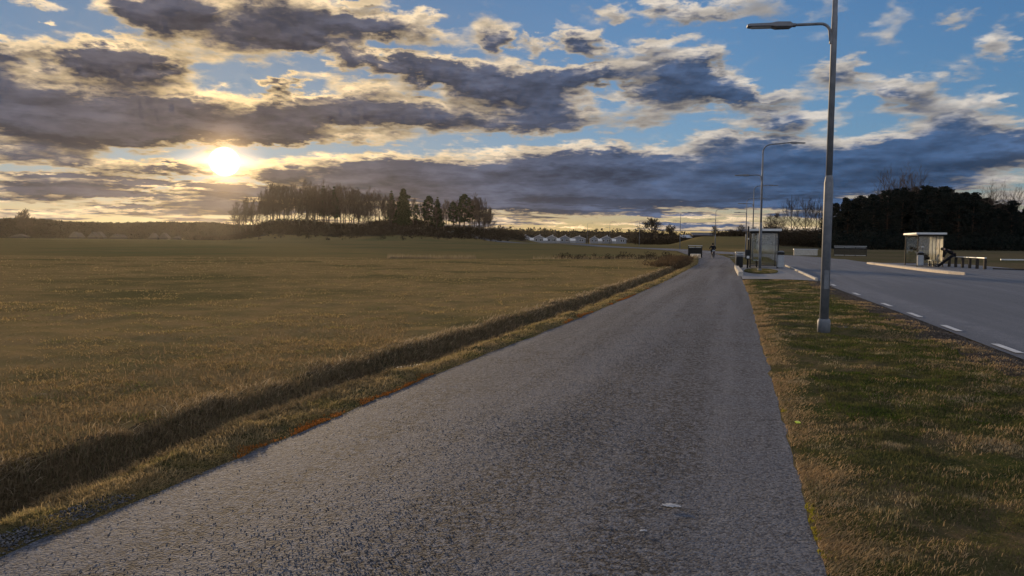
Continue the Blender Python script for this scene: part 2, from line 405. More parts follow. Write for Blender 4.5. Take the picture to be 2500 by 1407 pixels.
ROAD = [(fr(a, 7.35)) for a in (-30, -10, 10, 30, 50, 70, 86)] + [(35.6, 96), (35.4, 106), (33.2, 117), (30.6, 128), (28.4, 142), (26.6, 160), (25.0, 185), (22.8, 215), (18.5, 255), (9, 300), (-14, 345), (-42, 378), (-90, 405)]
def smooth_line(pts, step=1.0):
    P_ = [Vector((p[0], p[1], 0)) for p in pts]; out = []
    for i in range(len(P_) - 1):
        p0 = P_[max(i - 1, 0)]; p1 = P_[i]; p2 = P_[i + 1]; p3 = P_[min(i + 2, len(P_) - 1)]
        n = max(2, int((p2 - p1).length / step))
        for k in range(n):
            u = k / n
            q = .5 * ((2 * p1) + (p2 - p0) * u + (2 * p0 - 5 * p1 + 4 * p2 - p3) * u * u + (3 * p1 - p0 - 3 * p2 + p3) * u ** 3)
            out.append((q.x, q.y))
    out.append(pts[-1][:2]); return np.array(out)
RL = smooth_line(ROAD, 2.0)
_RF = RL[RL[:, 1] > 80][::4]
def road_dist(x, y):
    x = np.asarray(x, float); y = np.asarray(y, float); d = np.full(x.shape, 1e9)
    for i in range(len(_RF) - 1):
        a = _RF[i]; b = _RF[i + 1]; ab = b - a; L2 = (ab ** 2).sum()
        u = np.clip(((x - a[0]) * ab[0] + (y - a[1]) * ab[1]) / L2, 0, 1)
        d = np.minimum(d, np.hypot(x - a[0] - u * ab[0], y - a[1] - u * ab[1]))
    return d
def gz(x, y): return float(ground_z(np.array([x]), np.array([y]))[0])

# ------------------------------------------------------------------ ground materials
def path_pos(T):
    geo = T.n('ShaderNodeNewGeometry'); mp = T.n('ShaderNodeMapping'); mp.inputs['Rotation'].default_value = (0, 0, TH)
    T.plug(mp.inputs['Vector'], geo.outputs['Position']); return geo.outputs['Position'], mp.outputs[0]
def asphalt(name, c1, c2, cdark, coarse=1.0, rough=.6, bump=.8, spec=.45, wear=True):
    m = D.materials.new(name); m.use_nodes = True; T = NT(m.node_tree); b = m.node_tree.nodes['Principled BSDF']
    pos, pp = path_pos(T)
    lanes = T.noise(T.v('MULTIPLY', pp, (1.7, .06, 1)), 1.0, 3, .5)
    blot = T.noise(pos, 1.6, 4, .6)
    wearf = T.ramp(T.m('ADD', T.m('MULTIPLY', lanes, .75), T.m('MULTIPLY', blot, .45)), .48, .72)
    base = T.mix(T.m('MULTIPLY', T.ramp(blot, .3, .7), T.ramp(wearf, 1, 0, .35, 1.0)), c1, c2)
    vo = T.n('ShaderNodeTexVoronoi'); vo.inputs['Scale'].default_value = 95 / coarse; T.plug(vo.inputs['Vector'], pos)
    stone = T.sep(vo.outputs['Color'])[0]
    base = T.mix(1.0, base, T.mix(T.ramp(stone, 0, 1, smooth=False), (.50, .50, .52), (1.7, 1.67, 1.6)), 'MULTIPLY')
    gr = T.noise(pos, 34 / coarse, 5, .72)
    hole = T.m('MULTIPLY', T.ramp(gr, .54, .45), T.ramp(wearf, 0, 1, .12, 1.0, False))
    base = T.mix(T.m('MULTIPLY', hole, .85), base, cdark)
    T.plug(b.inputs['Base Color'], base)
    b.inputs['Roughness'].default_value = rough; b.inputs['Specular IOR Level'].default_value = spec
    hgt = T.m('ADD', T.m('MULTIPLY', gr, 1.0), T.m('MULTIPLY', vo.outputs['Distance'], -.5))
    nd = T.n('ShaderNodeBump'); nd.inputs['Strength'].default_value = bump; nd.inputs['Distance'].default_value = .012 * coarse
    T.plug(nd.inputs['Height'], hgt); T.plug(b.inputs['Normal'], nd.outputs[0])
    return m
def earth(name, cols, sc=(3.0, .6), stretch=(1, 1, 1), bump=.6, bs=14.0, rough=.95):
    """cols: base, second, patch, fleck"""
    m = D.materials.new(name); m.use_nodes = True; T = NT(m.node_tree); b = m.node_tree.nodes['Principled BSDF']
    pos, pp = path_pos(T); q = T.v('MULTIPLY', pos, stretch)
    c = T.mix(T.ramp(T.noise(q, sc[0], 6, .65), .38, .62), cols[0], cols[1])
    c = T.mix(T.ramp(T.noise(q, sc[1], 5, .6), .46, .64), c, cols[2])
    c = T.mix(T.ramp(T.noise(q, bs * 1.7, 3, .7), .58, .72), c, cols[3])
    T.plug(b.inputs['Base Color'], c); b.inputs['Roughness'].default_value = rough; b.inputs['Specular IOR Level'].default_value = 0
    nd = T.n('ShaderNodeBump'); nd.inputs['Strength'].default_value = bump; nd.inputs['Distance'].default_value = .05
    T.plug(nd.inputs['Height'], T.noise(q, bs, 6, .7)); T.plug(b.inputs['Normal'], nd.outputs[0])
    return m
M_PATH = asphalt('coarse_asphalt', (.080, .091, .120), (.115, .121, .143), (.010, .011, .015), 1.4, .88, 1.0, .22)
M_ROAD = asphalt('road_asphalt', (.080, .090, .114), (.124, .134, .160), (.05, .055, .068), .8, .7, .35, .35)
M_PAVE = asphalt('paving', (.16, .165, .18), (.20, .20, .21), (.10, .10, .11), .8, .7, .4)
M_FIELD = earth('field_soil', [(.25, .17, .078), (.185, .140, .062), (.115, .098, .042), (.36, .27, .15)], (1.1, .12), (1, 1, 1), .6, 9.0)
M_MEADOW = earth('far_meadow', [(.15, .122, .056), (.18, .135, .06), (.115, .105, .048), (.20, .155, .07)], (.5, .03), (1, 1, 1), .12, 3.0)
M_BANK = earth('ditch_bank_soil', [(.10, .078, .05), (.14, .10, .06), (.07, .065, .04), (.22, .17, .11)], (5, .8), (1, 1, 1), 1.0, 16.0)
M_VERGE = earth('verge_soil', [(.13, .10, .058), (.085, .08, .034), (.055, .065, .024), (.24, .19, .12)], (5, .9), (1, 1, 1), 1.0, 22.0)
M_SHOULDER = earth('gravel_shoulder', [(.085, .070, .060), (.12, .10, .085), (.06, .052, .045), (.20, .18, .16)], (9, 1.6), (1, 1, 1), 1.0, 60.0)
M_HEATH = earth('rough_pasture', [(.11, .09, .058), (.09, .08, .048), (.07, .07, .038), (.15, .12, .08)], (.8, .06), (1, 1, 1), .5, 4.0)
M_KNOLL = earth('knoll_earth', [(.075, .058, .042), (.060, .048, .036), (.045, .040, .028), (.10, .08, .06)], (.6, .1), (1, 1, 1), .8, 2.0)

# ------------------------------------------------------------------ ground sheets (one continuous grid, cut by use)
def grow(a, b, d0, k):
    v = [a]
    while v[-1] < b: v.append(v[-1] + d0); d0 *= k
    return v
s_lines = np.array([-40, -20, -10, -5] + [-2 + .09 * i for i in range(1, 130)] + grow(9.8, 1500, .1, 1.0165)[0:])
left_off = -np.array(sorted([0, .08, .18, .28, .38, .5, .6, .72, .85, 1.0, 1.15, 1.3, 1.45, 1.6, 1.75, 1.9, 2.0, 2.1, 2.2, 2.3, 2.45, 2.6, 2.8, 3.0] + grow(3.12, 1350, .12, 1.045), reverse=True))
S = s_lines[:, None]
cols_t = [tL(S) + o for o in left_off]
kinds = ['L'] * (len(left_off) - 1)
for k in (.25, .5, .75): cols_t.append(tL(S) + (tR(S) - tL(S)) * k); kinds.append('P')
kinds.append('P')
NV = 44
for k in range(NV + 1): cols_t.append(tR(S) + (tE(S) - tR(S)) * k / NV); kinds.append('V')
kinds.pop()
for o in [1.5, 4, 7.8, 8.2, 10, 12, 13.5, 15, 15.6, 15.8, 16, 16.3, 17] + grow(18, 1300, 1.0, 1.06): cols_t.append(tE(S) + o); kinds.append('R')
TT = np.concatenate(cols_t, axis=1); SS = np.repeat(S, TT.shape[1], 1)
GX = SS * ST + TT * CT; GY = SS * CT - TT * ST
GZ = ground_z(GX, GY)
# keep the land from folding over at the fringes
nr, nc = GX.shape
idx = np.arange(nr * nc).reshape(nr, nc)
quads = np.stack([idx[:-1, :-1], idx[:-1, 1:], idx[1:, 1:], idx[1:, :-1]], -1)
cs = (SS[:-1, :-1] + SS[1:, 1:]) / 2; ct = (TT[:-1, :-1] + TT[1:, 1:]) / 2
cx = cs * ST + ct * CT; cy = cs * CT - ct * ST
dl = ct - tL(cs)
zone = np.full(cs.shape, 'field_', dtype=object)
kk = np.array(kinds)
isR = (kk == 'R')[None, :].repeat(nr - 1, 0); isV = (kk == 'V')[None, :].repeat(nr - 1, 0); isP = (kk == 'P')[None, :].repeat(nr - 1, 0)
zone[:] = 'field'
sdist = stream_d(cx, cy)
zone[(sdist > 1.5) & (ct < tL(cs))] = 'meadow'
zone[(cy > 150)] = 'meadow'
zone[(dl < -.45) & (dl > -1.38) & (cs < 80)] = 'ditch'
zone[(dl >= -.45) & (dl < 0) & (cs < 125)] = 'grass_verge'
zone[isV & (cs < 110)] = 'grass_verge'
zone[isV & (ct > tE(cs) - .80) & (cs < 36)] = 'gravel_shoulder'
zone[(ct > tE(cs)) & (cs < 400) & (cy < 215)] = 'pasture'
kn = (np.abs(cy - 385) < 75) & (cx / cy > -.36) & (cx / cy < .02) & (cy > 342)
zone[kn] = 'wooded_knoll'
ZM = {'field': M_FIELD, 'meadow': M_MEADOW, 'ditch': M_BANK, 'grass_verge': M_VERGE, 'gravel_shoulder': M_SHOULDER, 'pasture': M_HEATH, 'wooded_knoll': M_KNOLL}
allv = np.stack([GX, GY, GZ], -1).reshape(-1, 3)
for zn, zm in ZM.items():
    q = quads[zone == zn]
    if not len(q): continue
    u, inv = np.unique(q, return_inverse=True)
    o = np_mesh(zn, allv[u], [inv.reshape(q.shape)], zm, smooth=True); tag(o, kind='structure')

def ejit(x, y, a=.032): return a * (vnoise(x, y, 3.0) + .6 * vnoise(x, y, 11)) * 2
def ribbon(name, ls, mat, zfun, ncross=6, jitter=0.0):
    """ls: list of (left xy, right xy)"""
    vs = []; n = len(ls)
    for (a, b) in ls:
        for k in range(ncross + 1):
            u = k / ncross; x = a[0] + (b[0] - a[0]) * u; y = a[1] + (b[1] - a[1]) * u
            if jitter and k in (0, ncross):
                j = ejit(x, y, jitter); x += j * CT; y -= j * ST
            vs.append((x, y, float(zfun(x, y)) + .03 * math.sin(math.pi * u) * (1 if ncross > 2 else 0)))
    i = np.arange((n - 1) * ncross); r = i // ncross; c = i % ncross; w = ncross + 1
    q = np.stack([r * w + c, r * w + c + 1, (r + 1) * w + c + 1, (r + 1) * w + c], -1)
    o = np_mesh(name, np.array(vs), [q], mat, smooth=True); return tag(o, kind='structure')
bz = lambda x, y: base_z(x, y)
sp = grow(-8, 126, .12, 1.012)
ribbon('path', [(fr(s, float(tL(s))), fr(s, float(tR(s)))) for s in sp], M_PATH, lambda x, y: bz(x, y) + .004, 14, .032)
# main road: a wide ribbon that runs past the bus stops and swings left towards the houses
ls = []
for i in range(len(RL)):
    a = RL[max(i - 1, 0)]; b = RL[min(i + 1, len(RL) - 1)]; d = (b - a) / np.hypot(*(b - a)); nrm = np.array([d[1], -d[0]])
    s_, t_ = st_of(*RL[i]); w = 3.9 if s_ < 90 else 3.4
    if s_ < 90: lft = fr(s_, float(tE(s_))); rgt = fr(s_, 11.3)
    else: lft = RL[i] - nrm * w; rgt = RL[i] + nrm * w
    ls.append((lft, rgt))
ribbon('road', ls, M_ROAD, lambda x, y: bz(x, y) + .010, 8)
# paved yard behind the far kerb
ribbon('bus_bay', [(fr(s, 11.31), fr(s, 19.0)) for s in grow(-25, 72, 1.5, 1.0)], M_ROAD, lambda x, y: bz(x, y) + .006, 6)
# path junction apron where path meets the far road
ribbon('junction', [(fr(s, float(tR(s)) - .02), fr(s, float(tR(s)) + .4 + (s - 84) * .30)) for s in grow(84, 104, 2, 1)], M_ROAD, lambda x, y: bz(x, y) + .002, 4)
ribbon('bus_platform', [(fr(s, float(tR(s)) + .02), fr(s, float(tE(s)) - .16)) for s in grow(34.6, 57, .8, 1.0)], M_PAVE, lambda x, y: bz(x, y) + .03, 6)
M_WHITE = material('road_paint', (.62, .63, .64), (.42, .43, .45), 9.0, .6, .3)
g = 'white dashes painted along the road edge'
dl_s = [13.1, 15.95, 18.7, 21.6, 26.0, 31.3, 34.6]
for k, s0 in enumerate([7.4, 10.2] + dl_s):
    mb = MB(); L = 1.05; vs = []
    for s in (s0 - L / 2, s0 + L / 2):
        for t in (float(tE(s)) + .10, float(tE(s)) + .22):
            x, y = fr(s, t); vs.append((x, y, float(bz(x, y)) + .026))
    mb._add(vs, [(0, 1, 3, 2)]); o = mb.build('lane_marking', M_WHITE)
    tag(o, kind='structure')

# ------------------------------------------------------------------ grass
def blades(name, X, Y, H, W, LX, LY, mat, Z=None, label=None, parent=None):
    n = len(X); Z = ground_z(X, Y) - .004 if Z is None else Z
    a = RNG.random(n) * math.pi; cx_ = np.cos(a) * W / 2; cy_ = np.sin(a) * W / 2
    v = np.zeros((n, 5, 3))
    v[:, 0] = np.stack([X - cx_, Y - cy_, Z], -1); v[:, 1] = np.stack([X + cx_, Y + cy_, Z], -1)
    mx, my, mz = X + LX * .35, Y + LY * .35, Z + H * .62
    v[:, 2] = np.stack([mx - cx_ * .8, my - cy_ * .8, mz], -1); v[:, 3] = np.stack([mx + cx_ * .8, my + cy_ * .8, mz], -1)
    v[:, 4] = np.stack([X + LX, Y + LY, Z + H], -1)
    b = np.arange(n)[:, None] * 5
    return np_mesh(name, v.reshape(-1, 3), [b + np.array([[0, 1, 3, 2]]), b + np.array([[2, 3, 4]])], mat, parent)
def lean(n, mag, bias=(0, 0)):
    a = RNG.random(n) * 2 * math.pi; r = np.abs(RNG.normal(0, 1, n)) * mag
    return np.cos(a) * r + bias[0], np.sin(a) * r + bias[1]
TAN = [(.17, .14, .085), (.29, .235, .145), (.46, .38, .25), (.11, .092, .058)]
OLIVE = [(.065, .076, .028), (.095, .10, .038), (.15, .135, .06), (.045, .052, .022)]
GREEN = [(.035, .060, .012), (.055, .085, .018), (.085, .110, .026), (.028, .045, .012)]
M_GR_V = leaf_material('verge_grass', OLIVE, TAN, 1.7, .35, (.50, .66))
M_GR_G = leaf_material('green_grass', GREEN, OLIVE, 2.2, .35)
M_GR_T = leaf_material('dead_grass', [(.24, .17, .095), (.34, .25, .14), (.44, .34, .20), (.15, .11, .065)], [(.22, .15, .08), (.36, .25, .135), (.48, .35, .20)], 2.5, .4)
M_GR_F = leaf_material('field_grass', [(.22, .16, .07), (.31, .225, .10), (.40, .29, .14), (.12, .10, .045)], [(.13, .145, .045), (.19, .18, .065), (.28, .22, .09)], 1.3, .4, (.52, .68))
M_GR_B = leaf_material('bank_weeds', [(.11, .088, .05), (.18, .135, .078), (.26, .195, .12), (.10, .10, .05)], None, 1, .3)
def verge_pts(n, s0, s1, p=1.6, f0=.0, f1=1.0):
    # denser close by
    u = RNG.random(n); s = (s0 ** (1 - p) + u * (s1 ** (1 - p) - s0 ** (1 - p))) ** (1 / (1 - p))
    w = f0 + RNG.random(n) * (f1 - f0); t = tR(s) + .02 + w * (tE(s) - .10 - tR(s)); return s, t
def xy(s, t): return s * ST + t * CT, s * CT - t * ST
# short turf, tufty and mostly green
s, t = verge_pts(270000, 2.6, 36, 1.75, 0, .86); X, Y = xy(s, t)
cl = vnoise(X, Y, 2.3) + .6 * vnoise(X, Y, 6.0); keep = RNG.random(len(X)) < .45 + cl * .9; X, Y, s, cl = X[keep], Y[keep], s[keep], cl[keep]
H = (.010 + .030 * np.clip(cl + .4, 0, 1)) * (.4 + RNG.random(len(X))); W = .0024 + .00055 * s; lx, ly = lean(len(X), .014, (.006, .003))
tag(blades('grass', X, Y, H, W, lx, ly, M_GR_V), 'short green and tan turf between path and road', 'grass', kind='stuff')
s, t = verge_pts(150000, 2.6, 36, 1.7, .12, .8); X, Y = xy(s, t)
cl = vnoise(X + 9, Y + 4, .75) + .5 * vnoise(X, Y, 2.1); keep = cl > .05; X, Y, s = X[keep], Y[keep], s[keep]
H = .030 * (.4 + RNG.random(len(X))); W = .0024 + .0005 * s; lx, ly = lean(len(X), .014)
tag(blades('grass', X, Y, H, W, lx, ly, M_GR_G), 'dark green grass patches in the verge by the path', 'grass', kind='stuff')
# matted dead tufts along the path edge, combed away from the asphalt
n = 60000; s, t = verge_pts(n, 2.6, 34, 1.6, 0, .0); X, Y = xy(s, tR(s) + np.abs(RNG.normal(0, .16, n)) - .02 - .10 * np.clip(vnoise(s, s * 0 + 4, 2.6), 0, 1))
cl = vnoise(s, t * 0, 1.7) + .8 * vnoise(s, t * 0 + 5, 4.3); keep = RNG.random(n) < .5 + cl * 1.1; X, Y, s = X[keep], Y[keep], s[keep]; n = len(X)
H = .006 + .026 * RNG.random(n); W = .0022 + .0006 * s; lx, ly = lean(n, .018, (.022, -.004))
tag(blades('dead_grass', X, Y, H, W, lx, ly, M_GR_T), 'combed tan dead grass along the right path edge', 'grass', kind='stuff')
# tan tufts scattered in the verge, denser towards the road
cs_, ct_ = verge_pts(520, 3.0, 34, 1.3, .05, .92); w = RNG.random(520) < .25 + .8 * ss((ct_ - tR(cs_)) / (tE(cs_) - tR(cs_)), .35, .9); cs_, ct_ = cs_[w], ct_[w]
k = 150; s = np.repeat(cs_, k) + RNG.normal(0, .10, len(cs_) * k); t = np.repeat(ct_, k) + RNG.normal(0, .13, len(cs_) * k)
ok = (t > tR(s) + .02) & (t < tE(s) - .1); s, t = s[ok], t[ok]; X, Y = xy(s, t); n = len(X)
H = .008 + .034 * RNG.random(n); W = .0022 + .0006 * s; lx, ly = lean(n, .020, (.008, -.006))
tag(blades('dead_grass', X, Y, H, W, lx, ly, M_GR_T), 'tan dead tufts scattered through the verge near the road', 'grass', kind='stuff')
# verge strip left of the path
n = 90000; s = (3.0 ** -.6 + RNG.random(n) * (75 ** -.6 - 3.0 ** -.6)) ** (1 / -.6); t = tL(s) - RNG.random(n) ** 1.15 * .62 + .01 + .09 * np.clip(vnoise(s, s * 0 + 8, 2.2), 0, 1); X, Y = xy(s, t)
cl = vnoise(X, Y, 2.6) + .6 * vnoise(X, Y, 7.0); keep = RNG.random(n) < .6 + cl; X, Y, s, t = X[keep], Y[keep], s[keep], t[keep]; n = len(X)
H = (.008 + .045 * RNG.random(n)) * (.35 + .65 * ss(tL(s) - t, 0, .3)) ; W = .0035 + .0006 * s; lx, ly = lean(n, .035, (.01, -.02))
M_GR_L = leaf_material('strip_grass', [(.32, .24, .13), (.44, .33, .18), (.20, .16, .075), (.55, .43, .25)], [(.17, .16, .065), (.28, .23, .10), (.40, .30, .16)], 1.6, .45)
tag(blades('verge_grass', X, Y, H, W, lx, ly, M_GR_L), 'dry yellow grass strip between path and ditch', 'grass', kind='stuff')
# ditch: dark weeds in the bottom and on the far bank
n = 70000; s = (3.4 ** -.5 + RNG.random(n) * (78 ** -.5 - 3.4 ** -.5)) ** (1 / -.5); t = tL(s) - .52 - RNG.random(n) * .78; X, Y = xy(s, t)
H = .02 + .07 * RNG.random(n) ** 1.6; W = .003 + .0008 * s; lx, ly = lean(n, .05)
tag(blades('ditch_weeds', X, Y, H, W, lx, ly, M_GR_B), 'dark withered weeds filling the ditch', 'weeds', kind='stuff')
# pale straw hanging over the lip of the far bank
n = 26000; s = (3.4 ** -.5 + RNG.random(n) * (76 ** -.5 - 3.4 ** -.5)) ** (1 / -.5); t = tL(s) - 1.32 + RNG.normal(0, .15, n)
X, Y = xy(s, t); cl = vnoise(s, s * 0, 1.1) + vnoise(s, s * 0 + 3, 3.7); keep = RNG.random(n) < .4 + cl; X, Y, s = X[keep], Y[keep], s[keep]; n = len(X)
H = .02 + .075 * RNG.random(n) ** 1.3; W = .0028 + .0006 * s; lx, ly = lean(n, .09, (.05, -.03))
M_STRAW = leaf_material('straw', [(.30, .23, .14), (.52, .42, .28), (.20, .15, .09), (.38, .30, .19)], None, 1, .4)
tag(blades('bank_straw', X, Y, H, W, lx, ly, M_STRAW), 'pale withered straw hanging over the ditch bank', 'straw', kind='stuff')
# the field: thin winter crop and stubble
def polar(n, r0, r1, a0, a1, p=2.0):
    u = RNG.random(n); e = 1 - p if p != 1 else 1e-6
    r = (r0 ** e + u * (r1 ** e - r0 ** e)) ** (1 / e); a = a0 + RNG.random(n) * (a1 - a0); return r * np.sin(a), r * np.cos(a)
def in_field(X, Y):
    s, t = st_of(X, Y); return (t < tL(s) - 1.28) & (stream_d(X, Y) < -1.0)
X, Y = polar(260000, 4.0, 75, rad(-44), rad(18), 1.75); ok = in_field(X, Y); X, Y = X[ok], Y[ok]
cl = .8 * vnoise(X, Y, .9) + 1.0 * vnoise(X, Y, 3.1) + .5 * vnoise(X * .3, Y * 1.4, 1.0); ok = RNG.random(len(X)) < .34 + cl * 1.7; X, Y, cl = X[ok], Y[ok], cl[ok]
r = np.hypot(X, Y); n = len(X)
H = (.008 + .028 * np.clip(cl + .3, 0, 1)) * (.4 + RNG.random(n)) * (1 + r / 80); W = .004 + .00085 * r; lx, ly = lean(n, .035)
tag(blades('field_grass', X, Y, H, W, lx, ly, M_GR_F), 'thin brown and green winter crop covering the field', 'crop', kind='stuff')
# rank brown growth at the near left corner of the field
X, Y = polar(60000, 4.2, 16, rad(-44), rad(-8), 1.6); s, t = st_of(X, Y); ok = (t < tL(s) - 1.28) & (RNG.random(len(X)) < ss(t - tL(s), -6.5, -1.8)); X, Y = X[ok], Y[ok]
n = len(X); H = .012 + .065 * RNG.random(n) ** 2; lx, ly = lean(n, .06); W = .0035 + .0006 * np.hypot(X, Y)
M_GR_R = leaf_material('rank_growth', [(.16, .11, .06), (.24, .17, .09), (.32, .23, .13), (.11, .09, .045)], None, 1, .4)
tag(blades('rank_grass', X, Y, H, W, lx, ly, M_GR_R), 'rank brown growth at the field edge by the ditch', 'weeds', kind='stuff')

# ------------------------------------------------------------------ trees
M_BARK = material('bark', (.055, .045, .038), (.085, .070, .058), 6, .95, .1)
M_TWIG = material('twigs', (.075, .056, .044), None, 1, .95, .05)
M_TWIGD = material('dark_twigs', (.035, .030, .025), None, 1, .95, .05)
M_PINEBARK = material('pine_bark', (.085, .050, .032), (.050, .038, .030), 4, .95, .1)
M_NEEDLE = leaf_material('pine_needles', [(.020, .030, .014), (.032, .045, .020), (.046, .060, .026)], None, 1, .15)
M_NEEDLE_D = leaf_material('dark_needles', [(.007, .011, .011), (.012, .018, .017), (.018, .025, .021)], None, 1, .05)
M_SCRUB = leaf_material('scrub_leaves', [(.035, .028, .020), (.055, .042, .028), (.028, .026, .018)], None, 1, .15)
def prisms(segs, n=3):
    """segs: (p0, p1, r0, r1) arrays -> verts, quads"""
    A = np.array([s[0] for s in segs]); B = np.array([s[1] for s in segs]); r0 = np.array([s[2] for s in segs]); r1 = np.array([s[3] for s in segs])
    d = B - A; d /= np.linalg.norm(d, axis=1)[:, None] + 1e-9
    ref = np.where(np.abs(d[:, 2:3]) > .9, np.array([[1., 0, 0]]), np.array([[0, 0, 1.]]))
    a = np.cross(d, ref); a /= np.linalg.norm(a, axis=1)[:, None] + 1e-9; b = np.cross(d, a)
    v = np.zeros((len(segs), 2 * n, 3))
    for j in range(n):
        th = 2 * math.pi * j / n; o = a * math.cos(th) + b * math.sin(th)
        v[:, j] = A + o * r0[:, None]; v[:, n + j] = B + o * r1[:, None]
    base = np.arange(len(segs))[:, None] * 2 * n
    q = np.concatenate([base + np.array([[j, (j + 1) % n, n + (j + 1) % n, n + j]]) for j in range(n)])
    return v.reshape(-1, 3), q
def branch_out(p, d, L, r, depth, rng, segs, spread, up, kids, minr):
    k = 3; q = p.copy(); dd = d.copy()
    for i in range(k):
        dd = dd + rng.normal(0, .10, 3) + np.array([0, 0, up]); dd /= np.linalg.norm(dd)
        nq = q + dd * L / k; ra = r * (1 - .28 * i / k); rb = r * (1 - .28 * (i + 1) / k)
        segs.append((q, nq, max(ra, minr), max(rb, minr)))
        if depth > 0:
            for _ in range(1 if depth < 2 and kids < 3 else (kids if i else max(1, kids - 1))):
                ax = rng.normal(0, 1, 3); ax -= dd * ax.dot(dd); ax /= np.linalg.norm(ax)
                nd = dd * math.cos(spread) + ax * math.sin(spread); nd += np.array([0, 0, up]); nd /= np.linalg.norm(nd)
                branch_out(nq, nd, L * rng.uniform(.5, .72), rb * .6, depth - 1, rng, segs, spread * rng.uniform(.85, 1.15), up, kids, minr)
        q = nq
def tree_root(name, label, cat, group=None):
    return empty(name, (0, 0, 0), label, cat, 0, group)
def bare_tree(seed, h, label, group=None, crown0=.35, spread=.75, up=.10, minr=.012, kids=2, name='bare_tree', cat='tree', wide=1.0, depth=3, twigmat=None):
    rng = np.random.default_rng(seed); root = tree_root(name, label, cat, group)
    pts = [(0, 0, -.3)]; x = y = 0
    for i in range(1, 7):
        x += rng.normal(0, .012 * h); y += rng.normal(0, .012 * h); pts.append((x, y, h * i / 6.6))
    r0 = h * .013; MB().tube(pts, [r0 * (1.15 - .155 * i) for i in range(7)], 7).build('trunk', M_BARK, root)
    segs = []; P_ = np.array(pts, float)
    nb = 15
    for i in range(nb):
        f = crown0 + (1 - crown0) * i / nb; z = f * h / 1.1; q = np.array([np.interp(z, P_[:, 2], P_[:, 0]), np.interp(z, P_[:, 2], P_[:, 1]), z])
        a = i * 2.4 + rng.normal(0, .4); el = .35 + .75 * (i / nb) + rng.normal(0, .12)
        d = np.array([math.cos(a) * math.cos(el), math.sin(a) * math.cos(el), math.sin(el)])
        branch_out(q, d, h * wide * rng.uniform(.16, .24) * (1.15 - .5 * i / nb), r0 * .42 * (1.1 - .6 * i / nb), depth, rng, segs, spread, up, kids, minr)
    v, q = prisms(segs); np_mesh('crown', v, [q], twigmat or M_TWIG, root); return root
def leaf_clumps(centers, radii, per, size, rng, flat=.7):
    C_ = np.repeat(np.array(centers), per, 0); R_ = np.repeat(np.array(radii), per)
    n = len(C_); d = rng.normal(0, 1, (n, 3)); d /= np.linalg.norm(d, axis=1)[:, None]
    p = C_ + d * (R_ * rng.random(n) ** .45)[:, None] * np.array([1, 1, flat])
    a = rng.normal(0, 1, (n, 3)); a /= np.linalg.norm(a, axis=1)[:, None]; b = np.cross(a, rng.normal(0, 1, (n, 3))); b /= np.linalg.norm(b, axis=1)[:, None]
    s = (size * rng.uniform(.5, 1.3, n))[:, None]
    v = np.stack([p - a * s, p + b * s * .5, p + a * s, p - b * s * .5], 1)
    return v.reshape(-1, 3), np.arange(n * 4).reshape(-1, 4)
def conifer(seed, h, label, group=None, kind='pine', base=.35, width=.22, name=None, mat=None, n=46, per=60, size=.30, top=.4):
    rng = np.random.default_rng(seed); root = tree_root(name or (kind + '_tree'), label, 'tree', group)
    lean_ = rng.normal(0, .01 * h, 2); r0 = h * .013
    MB().tube([(0, 0, -.3), (lean_[0] * .4, lean_[1] * .4, h * .45), (lean_[0], lean_[1], h * .97)], [r0 * 1.2, r0 * .8, r0 * .15], 7).build('trunk', M_PINEBARK, root)
    cen, rd, limbs = [], [], []
    for i in range(n):
        f = base + (1 - base) * (i + .5) / n
        if kind == 'spruce': rad_ = width * h * (1 - (f - base) / (1 - base)) ** .85 + .02 * h; tier = math.floor(f * 16) / 16
        elif kind == 'pine': g_ = (f - base) / (1 - base); rad_ = width * h * (math.sin(math.pi * min(1, .18 + g_ * .80)) ** .7) * rng.uniform(.55, 1.15); tier = f
        else: g_ = (f - base) / (1 - base); rad_ = width * h * (1.0 - .75 * g_ ** 1.8) * rng.uniform(.7, 1.1); tier = f
        a = i * 2.399 + rng.normal(0, .3); rr = rad_ * rng.uniform(.45, 1.0); z = tier * h * .97
        q = np.array([math.cos(a) * rr + lean_[0] * f, math.sin(a) * rr + lean_[1] * f, z - (rr * .18 if kind == 'spruce' else -rr * .10)])
        limbs.append((np.array([lean_[0] * f, lean_[1] * f, z - (0 if kind == 'spruce' else rr * .25)]), q, r0 * .28, r0 * .08))
        cen.append(q); rd.append(max(.035 * h, rad_ * .42) if kind != 'pine' else .055 * h * rng.uniform(.7, 1.35))
        if kind != 'pine': cen.append(q * [.45, .45, 1]); rd.append(rad_ * .45 + .02 * h)
    cen.append(np.array([lean_[0], lean_[1], h * .98])); rd.append(.03 * h)
    lv, lq = prisms(limbs); v, q = leaf_clumps(cen, rd, per, size, rng, .5 if kind == 'pine' else .62); c_ = np_mesh('crown', np.concatenate([v, lv]), [q, lq + len(v)], mat or M_NEEDLE, root)
    c_.data.materials.append(M_PINEBARK); mi = np.zeros(len(q) + len(lq), dtype=np.int32); mi[len(q):] = 1; c_.data.polygons.foreach_set('material_index', mi)
    return root
def put(o, x, y, rz=0.0, sc=1.0, label=None, group=None, sz=None, z=None):
    o.location = (x, y, gz(x, y) - .05 if z is None else z); o.rotation_euler = (0, 0, rz); o.scale = (sc, sc, sz or sc)
    if label: o['label'] = label
    if group: o['group'] = group
    return o
HGRV = 'bare trees on the wooded knoll'
LG = 'slender bare deciduous tree crowded on the wooded knoll beyond the field'
bares = [bare_tree(100 + i, 16, LG, HGRV, [.30, .18, .36, .24, .12, .42][i], [.5, .62, .45, .7, .55, .6][i], .18, .019, 2, depth=3, wide=[.75, .95, .7, 1.1, .9, .8][i]) for i in range(6)]
used = [False] * 6
def at_sky(px, Y):                # x for a picture column at a given distance
    return (px - 1250) / FPX * Y * 1.0019
rg = np.random.default_rng(5)
cols = []
